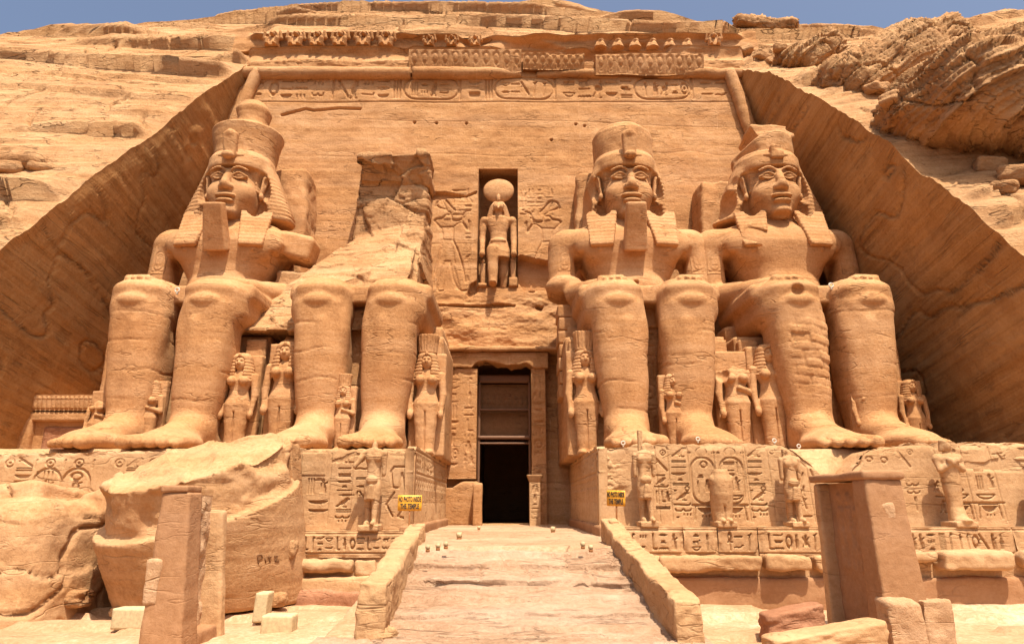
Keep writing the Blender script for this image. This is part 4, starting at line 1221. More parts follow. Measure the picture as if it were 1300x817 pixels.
for S in SPEC:
    root = empty('seated_colossus', (S['x'], 30.0, PZ), S['lab'], 'statue', 'seated colossi on the temple front')
    S['root'] = root; sd = S['seed']
    dam = []
    if sd == 1.0:
        dam = [lambda f: f.cap((3.4, 3.6, 11.1), (4.2, 3.2, 9.4), .5, .9, .2, '-'),
               lambda f: f.ell((3.9, 3.9, 9.2), (1.2, 1.2, 1.2), .15, '-'),
               lambda f: f.box((1.5, .1, 7.78), (.8, 1.0, .16), .08, .1, ry=5, rz=12), lambda f: f.box((1.9, .3, 7.98), (.45, .5, .16), .06, .05, ry=-12, rz=40), lambda f: f.box((3.45, 3.9, 11.25), (.95, .85, .72), .3, .2, ry=14)]
    if sd == 3.0:
        dam = [lambda f: f.ell((-3.7, 3.4, 8.0), (.9, 1.1, .75), .15, '-'), lambda f: f.ell((-3.5, 3.2, 8.9), (1.0, .95, .6), .2)]
    if sd == 4.0:
        dam = [
               lambda f: f.ell((-1.62, -2.2, 7.05), (.28, .3, .28), .05, '-')]
    ex = leg_cracks(S['cr'], sd)
    if sd == 4.0:
        def ex(V, N, b=leg_cracks(S['cr'], sd)):
            d = b(V, N)
            m = (V[:, 0] < 0) & (V[:, 1] < .2)
            w_ = sstep(6.0, 5.6, V[:, 2]) * sstep(2.0, 3.2, V[:, 2]) * m * sstep(-2.4, -1.9, V[:, 0])
            row = V[:, 2] / .36 + .5 * vn(V[:, 0] * .8, V[:, 1] * .8, V[:, 2] * 0)
            col = V[:, 0] / .75 + .5 * (np.floor(row) % 2) + .4 * vn(np.floor(row) * 1.7, V[:, 0] * 0, V[:, 0] * 0)
            fr = row - np.floor(row); fc = col - np.floor(col)
            st = .04 * np.minimum(1, np.minimum(fr, 1 - fr) * 7) * np.minimum(1, np.minimum(fc, 1 - fc) * 12) + .05 * vn(np.floor(row) * 3.1, np.floor(col) * 2.3, V[:, 0] * 0) - .05
            return d + w_ * st
    body = colossus_body(sd, S['L'], S['R'], .06, dam)
    V, Q = fin(body, sd, .035, .012, .5, ex)
    mesh_obj('body', V, Q, M_STAT, root)
    if S['crown']:
        if sd == 4.0:
            V, Q = fin(long_face(head_mesh(dam=[lambda f: f.box((0, 1.9, 12.85), (.5, .5, .14), .1, .1, '-', rx=-10)])), sd, .018, .008, 1.5)
        else: V, Q = fin(HEAD, sd, .016, .008, 1.3)
        mesh_obj('head', V, Q, M_STAT, root)
        nd = []
        if sd == 3.0:
            nd = [lambda f: f.ell((-2.85, 3.7, 13.7), (.95, 1.6, 1.7), .12, '-'), lambda f: f.ell((2.9, 3.8, 14.0), (.95, 1.5, 1.5), .12, '-'), lambda f: f.ell((-2.2, 3.2, 14.6), (.5, .6, .8), .1, '-')]
        if sd == 4.0:
            nd = [lambda f: f.ell((-2.8, 3.6, 13.9), (.9, 1.4, 1.0), .12, '-'), lambda f: f.ell((-2.3, 3.0, 15.0), (.5, .7, .5), .1, '-'), lambda f: f.ell((2.3, 1.7, 12.9), (.9, .5, .4), .1, '-'), lambda f: f.box((-1.3, 1.9, 11.2), (.9, .5, .45), .1, .1, '-', rz=20, ry=25)]
        V, Q = fin(nemes_mesh(sd, nd), sd, .035, .01)
        mesh_obj('headcloth', V, Q, M_STAT, root)
        V, Q = fin(crown_mesh(S['crown'], sd), sd + .5, .12 if sd == 4 else .06, .05, .9)
        mesh_obj('crown', V, Q, M_STAT, root)
        V, Q = fin(uraeus_mesh(sd == 4.0), sd, .05 if sd == 4 else .02, .0, 2.5)
        mesh_obj('uraeus', V, Q, M_STAT, root)
        if S['beard']:
            V, Q = fin(BEARD, sd, .025, .01)
            mesh_obj('beard', V, Q, M_STAT, root)
        arm_signs(root, -3.42, sd)
        if sd != 1.0: arm_signs(root, 3.42, sd + 1)
    throne(root, int(sd * 10), -3.75, 3.7)
    if S['slab']: slab(root, sd * 3, *S['slab'])
    if sd == 1.0:   # stump of the missing arm
        f = Field((1.8, 2.0, 6.8), (4.8, 6.2, 10.5), .09)
        f.box((3.4, 4.6, 8.3), (1.1, 1.3, 1.6), .3, ry=8)
        V, Q = fin(f.mesh(), 5.5, .2, .1, .9); mesh_obj('broken_arm_stump', V, Q, M_CLIF, root)
    if sd == 3.0:   # built blocks propping the broken elbow
        pr = None
        for i in range(7):
            z0 = 3.0 + i * .68
            V, F = rough_box((-3.95 + .05 * (i % 2), 2.4, z0), (-2.95 + .04 * (i % 3), 4.2, z0 + .66), .12, .05, .03, 1.4, i)
            mesh_obj('support_block', V, F, M_STAT, root)

# the remains of the fallen colossus: jagged rock still joined to the facade
root = SPEC[1]['root']
f = Field((-6.6, -1.6, 5.4), (4.2, 8.2, 18.6), .075)
# local x = X + 6.9, y = Y - 30, z = Z - 3
LO, HI = (-6.4, -1.4, 5.5), (4, 8.1, 18.4)
# upper slab still standing against the facade
f.convex([((-2.25, 0, 12), (-1, -.05, .06)), ((1.6, 0, 12), (1, -.04, .03)), ((0, 0, 17.75), (-.06, 0, 1)), ((0, 6.15, 12.5), (0, -1, .05)), ((0, 8, 0), (0, 1, 0)), ((0, 0, 6), (0, 0, -1))], LO, HI)
# great sloping break down to the lap
f.convex([((-.4, 6.1, 13.4), (-.12, -.72, .69)), ((-2.2, 6, 13.0), (-.80, -.12, .60)), ((1.75, 0, 9), (1, -.03, .04)), ((0, 8, 0), (0, 1, 0)), ((0, 0, 5.6), (0, 0, -1)), ((0, -.4, 6), (0, -1, 0)), ((-5.6, 0, 8), (-1, -.1, .2))], LO, HI)
f.convex([((.9, 5.3, 14.2), (.1, -.86, .42)), ((.3, 0, 9), (-1, -.1, .25)), ((1.95, 0, 9), (1, -.04, .05)), ((0, 8, 0), (0, 1, 0)), ((0, 0, 6), (0, 0, -1)), ((0, 0, 14.4), (.3, 0, 1))], LO, HI)
f.convex([((-2.0, 3.2, 9.6), (-.25, -.45, .85)), ((-4.6, 3, 8.6), (-.9, -.3, .3)), ((-.6, 0, 8), (1, -.3, .2)), ((0, 8, 0), (0, 1, 0)), ((0, 0, 5.6), (0, 0, -1)), ((0, 1.6, 8), (0, -1, .1))], LO, HI)
# overhanging broken cap
f.convex([((0, 5.35, 17.8), (.05, -.86, -.50)), ((-2.1, 0, 17), (-1, 0, .1)), ((1.85, 0, 17), (1, 0, .15)), ((0, 5.5, 17.85), (-.04, -.12, 1)), ((0, 8, 0), (0, 1, 0)), ((0, 6, 16.4), (0, 0, -1))], LO, HI)
f.convex([((.4, 5, 15.0), (.25, -.3, 1)), ((.4, 5, 14.5), (-.2, .2, -1)), ((-.6, 0, 0), (-1, 0, .2)), ((3, 0, 0), (1, 0, 0)), ((0, 6.9, 0), (0, 1, 0)), ((0, 3, 0), (0, -1, 0))], (-2, 2, 13), (4, 8, 17), 0, '-')
def ex(V, N):
    t = V[:, 2] * .9 + .25 * V[:, 0] + 1.2 * fbm(V[:, 0] * .35, V[:, 1] * .35, V[:, 2] * .35, 3)
    fr = t - np.floor(t)
    sl2 = np.floor((fbm(V[:, 0] * .25, V[:, 1] * .25 + 3, V[:, 2] * .18, 2) + 1) * 4) / 4
    return slabs(V[:, 0] + .4 * V[:, 2], V[:, 1], V[:, 2] - .3 * V[:, 0], 4, .36, .50, .46, .06) - .24 + .04 * fbm(V[:, 0] * 2, V[:, 1] * 2, V[:, 2] * 2, 3)
V, Q = fin(f.mesh(), 9.3, .10, .02, .6, ex); mesh_obj('broken_torso_rock', V, Q, M_CLIF, root, False)

# ------------------------------------------------------------------ small statues by the legs
def queen(kind, res=.03):
    """unit height about 4.2: kind 'queen' long dress, arms down; 'prince' shorter, one arm bent; 'broken'"""
    f = Field((-1.1, -1.1, -.03), (1.1, .7, 4.5), res)
    f.loft([(0, 0, -.1, .40, .30), (.25, 0, -.1, .36, .27), (1.0, 0, -.1, .40, .30), (1.7, 0, -.1, .50, .34), (2.0, 0, -.1, .52, .36), (2.35, 0, -.08, .38, .29), (2.6, 0, -.06, .36, .27), (2.95, 0, -.08, .50, .30), (3.2, 0, -.05, .58, .27), (3.32, 0, -.03, .40, .22)], 0, n=2.3)
    f.box((0, -.44, .85), (.025, .12, .85), .02, .06, '-')
    for s in (-1, 1):
        f.ell((s * .24, -.38, 2.93), (.17, .2, .17), .06)
        f.cap((s * .58, -.05, 3.15), (s * .66, -.1, 2.35), .15, .12, .08)
        if kind == 'queen' or s < 0: 
            f.cap((s * .66, -.1, 2.35), (s * .60, -.26, 1.65), .12, .10, .05); f.ell((s * .6, -.3, 1.58), (.12, .13, .18), .05)
        else:
            f.cap((s * .66, -.1, 2.35), (s * .05, -.42, 2.55), .12, .10, .05)
        f.ell((s * .2, -.45, .1), (.17, .42, .13), .08)
    f.cap((0, -.08, 3.2), (0, -.08, 3.5), .17, .16, .08)
    f.ell((0, -.15, 3.68), (.24, .27, .31), .05)
    f.ell((0, -.42, 3.66), (.05, .06, .08), .03)
    for s in (-1, 1):
        f.ell((s * .095, -.385, 3.73), (.07, .05, .04), .02, '-')
    f.ell((0, -.41, 3.55), (.1, .03, .025), .015, '-')
    if kind == 'broken':
        f.ell((.1, -.2, 3.9), (.6, .7, .5), .1, '-', ry=20); f.ell((-.5, -.3, 3.1), (.25, .3, .3), .1, '-')
    return f.mesh()
def wig(res=.03):
    f = Field((-.8, -.7, 2.7), (.8, .6, 4.3), res)
    f.loft([(2.92, 0, 0, .60, .33), (3.3, 0, -.02, .52, .34), (3.7, 0, 0, .42, .36), (3.95, 0, -.02, .38, .36), (4.1, 0, -.02, .25, .24)], 0, n=2.6)
    f.ell((0, -.42, 3.62), (.215, .3, .33), .02, '-'); f.box((0, -.4, 3.05), (.17, .3, .45), .04, .02, '-')
    f.ell((0, -.36, 3.99), (.06, .07, .09), .03)
    sl_, (x, y, z) = f.win((-.8, -.7, 2.7), (.8, .6, 3.8)); f.F[sl_] += .012 * np.sin(2 * math.pi * (z) / .13)
    return f.mesh()
def modius(res=.035):
    f = Field((-.7, -.6, 4.0), (.7, .6, 5.0), res)
    f.loft([(4.02, 0, 0, .36, .33), (4.2, 0, 0, .38, .34), (4.8, 0, 0, .46, .40)], 0, n=2.4)
    sl_, (x, y, z) = f.win((-.7, -.6, 4.15), (.7, .6, 4.75)); f.F[sl_] += .035 * np.clip(np.sin(2 * math.pi * np.arctan2(y, x) * 9 / math.pi), 0, 1)
    return f.mesh()
QB = {k: fin(queen(k), 3.3, .035, .015, 1.8) for k in ('queen', 'prince', 'broken')}
WIG = fin(wig(), 3.9, .012, 0, 2.2); MOD = fin(modius(), 3.1, .02, 0, 2.0)
QMESH = {}
def small_statue(x, y, z, h, kind, crown, label, backing=True, rz=0., group='small statues beside the colossi legs'):
    r = empty('queen_statue' if kind == 'queen' else 'small_royal_statue', (x, y, z), label, 'statue', group, rz)
    sc_ = h / (4.8 if crown else 4.1)
    r.scale = (sc_,) * 3
    def add(nm, key, VQ):
        if key not in QMESH:
            QMESH[key] = mesh_obj(nm, VQ[0], VQ[1], M_STAT, r)
        else:
            o = QMESH[key].copy(); COL.objects.link(o); o.parent = r
    add('body', 'b' + kind, QB[kind])
    if kind != 'broken': add('wig', 'w', WIG)
    if crown: add('feather_crown', 'm', MOD)
    if backing:
        hh = 4.1 if kind != 'broken' else 3.8
        if 'p' not in QMESH:
            V, F = rough_box((-.72, .12, 0), (.72, .55, hh), .1, .04, .03, 1.5, 3); QMESH['p'] = mesh_obj('back_slab', V, F, M_STAT, r)
        else:
            o = QMESH['p'].copy(); COL.objects.link(o); o.parent = r
    return r
def at(px, Y): return (px - 650) / FPX * Y
QY = 29.35
small_statue(at(302, QY), QY, PZ, 4.5, 'queen', False, 'wigged queen statue in front of the throne beside the tall knobbed-crown colossus')
small_statue(at(357, QY - .3), QY - .1, PZ, 5.0, 'queen', False, 'queen statue half hidden behind the near leg of the broken colossus')
small_statue(at(541, QY) , QY, PZ, 5.35, 'queen', True, 'tall feather-crowned queen statue beside the broken colossus, facing the passage')
small_statue(at(744, QY), QY, PZ, 5.5, 'queen', True, 'tall feather-crowned queen statue under the propped elbow of a colossus')
small_statue(at(936, QY), QY + .1, PZ, 4.7, 'broken', False, 'weathered headless figure beside the bearded colossus next to its sloping throne post')
small_statue(at(980, QY), QY, PZ, 4.9, 'queen', False, 'slender queen statue beside the beardless colossus with the flaking shin')
small_statue(at(188, 28.6), 28.7, PZ, 3.2, 'prince', False, 'small armed-crossed figure between the shins of the knobbed-crown colossus')
small_statue(at(434, 28.2), 28.4, PZ + .1, 3.3, 'prince', True, 'small crowned figure between the shins of the broken colossus')
small_statue(at(857, 28.2), 28.4, PZ + .1, 3.3, 'prince', False, 'small figure between the shins of the bearded wide-crowned colossus')
small_statue(at(1100, 28.4), 28.5, PZ + .1, 3.1, 'broken', False, 'headless small figure between the shins of the beardless colossus')
small_statue(at(121, 29.3), 29.6, PZ, 2.9, 'broken', False, 'headless figure at the far side of the knobbed-crown colossus by the shaded wall')
small_statue(at(1168, 29.3), 29.8, PZ, 3.4, 'queen', False, 'queen statue in shade beyond the outer leg of the beardless colossus')
# ------------------------------------------------------------------ pedestals with carved fronts
def wpx(x, y, Y):
    p = P(x, y, Y); return p[0], p[2]
YF = 23.6
def topR(x):
    T = np.array([wpx(a, b, YF) for a, b in [(760, 573), (790, 567), (812, 563), (985, 562), (1008, 573), (1030, 588), (1052, 608), (1078, 612), (1086, 592), (1102, 572), (1150, 563), (1215, 561), (1300, 560), (1500, 560)]])
    return np.interp(x, T[:, 0], T[:, 1])
def topL(x):
    T = np.array([wpx(a, b, YF) for a, b in [(-300, 577), (0, 577), (120, 573), (300, 570), (375, 569), (400, 571), (470, 569), (500, 570), (527, 575), (540, 577)]])
    return np.interp(x, T[:, 0], T[:, 1])
def ragged(x, top, s): return top(x) + .05 * vn(x * 3 + s, x * 0, x * 0) + .03 * vn(x * 9 + s, x * 0, x * 0)

def draw_px(c, lst, Y, dep=.07):
    """signs measured on the wall: (name, px, py, width px, height px)"""
    for g, x, y, w_, h_ in lst:
        X, Z = wpx(x, y, Y); s = Y / FPX
        glyph(c, g, X, Z, w_ * s, h_ * s * 1.03, dep)

def pedestal(side):
    left = side < 0
    top = topL if left else topR
    x0, x1 = (-24.5, -3.35) if left else (2.95, 22.5)
    root = empty('statue_pedestal', ((x0 + x1) / 2, YF, 0), 'long carved pedestal under the broken colossus and its knob-crowned neighbour' if left else 'long carved pedestal, notched at the top, under the two colossi with wide crowns', 'pedestal')
    O = np.array(root.location)
    xb0, xb1 = (x0, x1 - .12) if left else (x0 + .12, x1)
    V, F = rough_box((xb0, YF + .12, -.1), (xb1, 36.9, PZ), .16, .08, .04, .8, 4 + side,
                     fn=lambda V: np.column_stack([V[:, 0], V[:, 1], np.where(V[:, 1] < 25.2, np.minimum(V[:, 2], ragged(V[:, 0], top, 1) - .02), V[:, 2])]))
    mesh_obj('core', V - O, F, M_PED, root)
    # front
    c = Canvas(x0, x1, .1 if left else .2, 3.12, .022)
    rng = random.Random(31 + side)
    def X(px): return wpx(px, 615, YF)[0]
    def Zp(py, px=650): return wpx(px, py, YF)[1]
    LB = [('bird', 440, 579, 46, 12), ('ring', 497, 581, 11, 11)]
    if not left:
        for px in (836, 852, 878, 912, 950, 953, 982, 1030, 1200, 1212, 1234, 1271):
            c.line([(X(px), Zp(662)), (X(px) * .99, Zp(567))], .035, .04)
        colA = [('sun', 842, 574, 9, 8), ('adze', 840, 589, 17, 18), ('bar', 838, 603, 15, 6), ('bird', 840, 610, 14, 10), ('arm', 840, 617, 18, 8), ('feather', 834, 630, 7, 14), ('leg', 842, 630, 8, 14), ('man', 848, 630, 9, 14), ('bars', 842, 644, 20, 9)]
        colB = [('bird', 864, 573, 22, 12), ('bars', 862, 585, 20, 8), ('bar', 862, 593, 20, 6), ('bowl', 862, 601, 20, 8), ('step', 864, 608, 10, 7), ('bars', 865, 614, 22, 8), ('bread', 858, 622, 7, 6), ('ring', 873, 620, 8, 8), ('bird', 868, 629, 18, 11), ('arm', 867, 640, 21, 9), ('uu', 868, 647, 21, 8), ('bread', 861, 656, 8, 6), ('three', 873, 653, 13, 6)]
        draw_px(c, colA, YF); draw_px(c, colB, YF); draw_px(c, [(g, x + 97, y, w_, h_) for g, x, y, w_, h_ in colB], YF)
        for cx, inside in ((894, [('ring', 894, 589, 12, 11), ('step', 890, 604, 12, 10), ('man', 899, 616, 14, 16), ('reed', 887, 618, 7, 16)]), (931, [('block', 926, 588, 16, 9), ('sceptre', 937, 592, 7, 14), ('bar', 926, 597, 14, 5), ('block', 927, 602, 13, 7), ('reeds', 923, 614, 13, 16), ('reed', 930, 614, 5, 15), ('man', 936, 614, 10, 18), ('basket', 933, 631, 22, 10)])):
            cartouche_outline(c, X(cx), Zp(639), Zp(580), 29 * YF / FPX, .06, .07)
            glyph(c, 'disc', X(cx), Zp(573), .55, .42, .08); glyph(c, 'bread', X(cx) - .42, Zp(574), .25, .25, .06); glyph(c, 'bread', X(cx) + .42, Zp(574), .25, .25, .06)
            draw_px(c, inside, YF, .08)
            glyph(c, 'table', X(cx), Zp(650), .8, .5, .07)
        draw_px(c, [('sun', 981, 572, 10, 9), ('bird', 960, 573, 22, 12)], YF)
        # kneeling bound figures, damaged
        for q in ([(995, 580), (1006, 590), (1014, 583), (1024, 592)], [(1000, 600), (1010, 612), (1006, 630), (1014, 650)], [(1020, 600), (1016, 620), (1024, 645)], [(1030, 596), (1036, 612), (1038, 640)], [(1000, 655), (1030, 655)]):
            c.line([wpx(a, b, YF) for a, b in q], .06, .06)
        text_column(c, X(1016), Zp(650), Zp(600), .4, rng, .05)
        draw_px(c, [('ring', 1105, 582, 12, 9), ('ring', 1124, 583, 12, 10), ('bird', 1120, 620, 18, 14), ('bars', 1130, 610, 18, 8), ('arm', 1130, 600, 22, 9), ('adze', 1150, 583, 14, 20), ('sun', 1157, 573, 8, 8), ('sun', 1208, 587, 11, 11), ('arm', 1200, 590, 16, 6), ('man', 1212, 607, 20, 18), ('sceptre', 1204, 605, 8, 20), ('ring', 1221, 622, 8, 6), ('basket', 1219, 630, 24, 11), ('basket', 1253, 630, 24, 11), ('block', 1240, 588, 13, 8), ('disc', 1207, 572, 22, 9), ('reeds', 1245, 612, 12, 16), ('man', 1258, 610, 13, 18), ('table', 1222, 648, 28, 18), ('table', 1258, 648, 28, 18), ('block', 1244, 597, 14, 6), ('adze', 1275, 584, 12, 20)], YF, .08)
        for cx in (1219, 1253): c.line([(X(cx) - .5, Zp(638)), (X(cx) + .5, Zp(638))], .06, .07)
        text_column(c, X(1194), Zp(660), Zp(608), .45, rng, .06); text_column(c, X(1160), Zp(655), Zp(610), .5, rng, .05)
        text_column(c, X(1310), Zp(655), Zp(580), .6, rng, .06); text_column(c, X(1335), Zp(655), Zp(580), .6, rng, .06)
        text_column(c, X(818), Zp(655), Zp(575), .5, rng, .05)
    else:
        for px in (418, 446, 478): c.line([(X(px), Zp(664)), (X(px), Zp(575))], .035, .04)
        c.rect(X(380), X(411), Zp(602), Zp(574), -.03)
        draw_px(c, [('step', 404, 608, 14, 8), ('reeds', 394, 616, 13, 18), ('man', 409, 616, 14, 18), ('bowl', 403, 637, 26, 10), ('bowl', 403, 648, 26, 9), ('bird', 440, 580, 40, 13), ('bars', 437, 594, 18, 6), ('block', 437, 603, 18, 9), ('bowl', 437, 611, 20, 8), ('step', 437, 617, 10, 6), ('bar', 437, 622, 21, 6), ('mouth', 440, 628, 20, 8), ('bird', 436, 637, 18, 12), ('bars', 436, 648, 20, 8), ('uu', 434, 656, 18, 7), ('three', 434, 661, 14, 5), ('ring', 458, 583, 11, 9), ('snake', 462, 594, 22, 8), ('bars', 460, 607, 17, 8), ('mouth', 460, 617, 16, 8), ('feather', 453, 630, 7, 14), ('adze', 461, 630, 12, 14)], YF, .08)
        for q in ([(496, 598), (500, 592), (517, 592), (521, 600), (520, 616), (514, 620), (510, 600), (506, 619), (498, 618), (496, 598)], [(498, 655), (490, 640), (500, 625)], [(515, 640), (505, 655), (522, 660)]):
            c.line([wpx(a, b, YF) for a, b in q], .06, .07)
        for k, px in enumerate((5, 57, 94, 146, 190, 235, 290, 340)):
            glyph(c, 'sun', X(px), Zp(587, px), .40, .36, .09)
            if px in (57, 94, 235, 290):
                cartouche_outline(c, X(px), Zp(680), Zp(594), .95, .07, .08)
                for i, g in enumerate([rng.choice(['ring', 'bowl', 'reeds']), 'man', 'bars', 'basket']): glyph(c, g, X(px), Zp(604 + 11 * i), .55, .36, .09)
                glyph(c, 'feather', X(px) - .5, Zp(588), .2, .3, .06); glyph(c, 'feather', X(px) + .5, Zp(588), .2, .3, .06)
            else:
                for i, g in enumerate([rng.choice(['bird', 'adze']), 'bars', 'bowl', 'block', 'step', 'bars']): glyph(c, g, X(px) + .55, Zp(586 + 9 * i), .6, .34, .09)
    def place(x, d, z):
        tp = ragged(x, top, 1)
        zz = np.minimum(z, tp)
        # battered broken edge under the rim and worn end of the block
        ed = sstep(.30, 0, tp - z) * .12 * np.clip(fbm(x * 1.3, z * 3, z * 0, 3) + .3, 0, 1)
        if not left:
            ed = ed + .28 * sstep(wpx(806, 615, YF)[0], wpx(775, 615, YF)[0], x) * np.clip(.25 + 1.3 * fbm(x * 1.6, z * 2.2, z * 0 + 2, 4), 0, 1) * sstep(1.0, 1.7, z)
            ed = ed + .45 * sstep(wpx(1215, 615, YF)[0], wpx(1270, 615, YF)[0], x) * sstep(2.0, 2.5, z) * np.clip(.3 + 1.2 * fbm(x * .9, z * 4, z * 0 + 8, 4), 0, 1)
        return np.stack([x - O[0], YF + .035 * (z - .3) + d + ed - O[1], zz - O[2]], 1)
    V, F = relief_slab(c, place, thick=.30, amp=.03, seed=2 + side, freq=1.2)
    mesh_obj('inscribed_front', V, F, M_PED, root)
    # side along the passage: rows of bound captives under a line of signs
    c = Canvas(YF, 35.6, .1, 3.02, .025)
    text_band(c, YF + .2, 35.2, 2.15, 2.8, rng, .06, False)
    c.line([(YF, 2.08), (35.6, 2.08)], .04, .05); c.line([(YF, 2.86), (35.6, 2.86)], .04, .05)
    y = YF + .35
    while y < 35:
        c.line([(y, .35), (y + .05, 1.3), (y - .08, 1.55)], .07, .07); c.ell(y + .02, 1.75, .13, .15, .07, .05)
        c.line([(y + .2, .35), (y + .18, 1.2)], .05, .06); c.line([(y - .1, 1.25), (y + .25, 1.05)], .05, .06)
        c.line([(y - .2, .5), (y - .14, 1.9)], .035, .05)
        y += rng.uniform(.48, .6)
    c.blur()
    xw = x1 if left else x0
    s = -1 if left else 1
    def places(yy, d, z):
        zz = np.minimum(z, PZ + .05 * vn(yy * 2, yy * 0, yy * 0) - .35 * sstep(24.6, 23.6, yy) * np.clip(vn(yy * 3, z * 0, z * 0), 0, 1))
        return np.stack([xw + s * (d + .02 * (z - .3)) - O[0], yy - O[1], zz - O[2]], 1)
    V, F = relief_slab(c, places, thick=.3, amp=.03, seed=5 + side)
    mesh_obj('captive_relief', V, F, M_PED, root)
    # plain plinth course at its foot
    a, b = (x1 - .3, x1 + .14) if left else (x0 - .14, x0 + .3)
    V, F = rough_box((a, 22.6, -.15), (b, 35.0, .34), .12, .05, .04, .8, 7 + side, chip=.04); mesh_obj('plinth_course', V - O, F, M_NAOS, root)
pedestal(-1); pedestal(1)

# ------------------------------------------------------------------ terrace walls under the pedestals
def terrace_wall(side):
    left = side < 0
    x0, x1 = (-24.5, -3.15) if left else (3.1, 22.5)
    zt = .18 if left else .30; yb = 22.55
    root = empty('terrace_wall', ((x0 + x1) / 2, yb, -2), 'stepped terrace wall with inscribed band between the fallen crown block and the ramp' if left else 'stepped terrace wall with inscribed band and broken coping stones beside the tall lopsided naos', 'wall')
    O = np.array(root.location); rng = random.Random(77 + side)
    V, F = rough_box((x0, yb + .1, -2.1), (x1, YF + .4, zt - .02), .15, .06, .05, .8, 11 + side, chip=.04); mesh_obj('ledge', V - O, F, M_PED, root)
    segs = [(-24.5, -11), (-11, -7.5), (-7.45, -3.2)] if left else [(3.15, wpx(868, 690, yb)[0]), (wpx(869, 690, yb)[0], wpx(912, 690, yb)[0]), (wpx(913, 690, yb)[0], wpx(963, 690, yb)[0]), (wpx(964, 690, yb)[0], wpx(1140, 690, yb)[0]), (wpx(1146, 690, yb)[0], wpx(1288, 690, yb)[0]), (wpx(1291, 690, yb)[0], 22.5)]
    for a, b in segs:
        c = Canvas(a, b, -.62, zt, .022)
        text_band(c, a + .1, b - .05, -.46, zt - .14, rng, .08, False); c.line([(a, -.5), (b, -.5)], .04, .05); c.line([(a, zt - .09), (b, zt - .09)], .03, .05)
        sd = rng.uniform(0, 50)
        def pl(x, d, z):
            e = np.minimum(np.minimum(x - a, b - x), np.minimum(zt - z, z + .62))
            return np.stack([x, yb + d + .12 * sstep(.16, 0, e) * np.clip(.4 + fbm(x * 2 + sd, z * 2, z * 0, 3), 0, 1), z], 1) - O
        V, F = relief_slab(c, pl, thick=.5, amp=.05, seed=sd, freq=1.4); mesh_obj('inscribed_band', V, F, M_PED, root)
    # coping stones sticking out below
    if left:
        cop = [(-7.1, -5.0, -1.08, -.68, .30), (-5.0, -4.3, -1.2, -.70, .02)]
    else:
        cop = []
        for (p0, p1, q0, q1, e) in ((812, 858, 706, 720, .25), (838, 972, 706, 725, .42), (973, 1036, 704, 724, .48), (1036, 1150, 706, 726, .3), (1156, 1196, 700, 714, .35), (1198, 1294, 699, 724, .55), (1300, 1420, 700, 722, .4)):
            a, z1_ = wpx(p0, q0, yb - e); b, z0_ = wpx(p1, q1, yb - e); cop.append((a, b, z0_, z1_, e))
    for i, (a, b, z0_, z1_, e) in enumerate(cop):
        V, F = rough_box((a, yb - e, z0_), (b - .03, yb + .6, z1_), .07, .07, .09, 1.4, i * 3.1 + side, chip=.12); mesh_obj('coping_stone', V - O, F, M_PED, root)
    V, F = rough_box((x0, yb + .02 - (.25 if left else .12), -2.3), (x1, yb + .5, -1.22), .12, .05, .09, .9, 15 + side, chip=.05); mesh_obj('base_course', V - O, F, M_NAOS if not left else M_PED, root)
    if left:
        V, F = rough_box((-7.2, yb - .4, -2.3), (-4.7, yb + .2, -1.6), .09, .1, .14, 1.2, 3, chip=.2); mesh_obj('rubble_footing', V - O, F, M_RED, root)
    return root
terrace_wall(-1); terrace_wall(1)

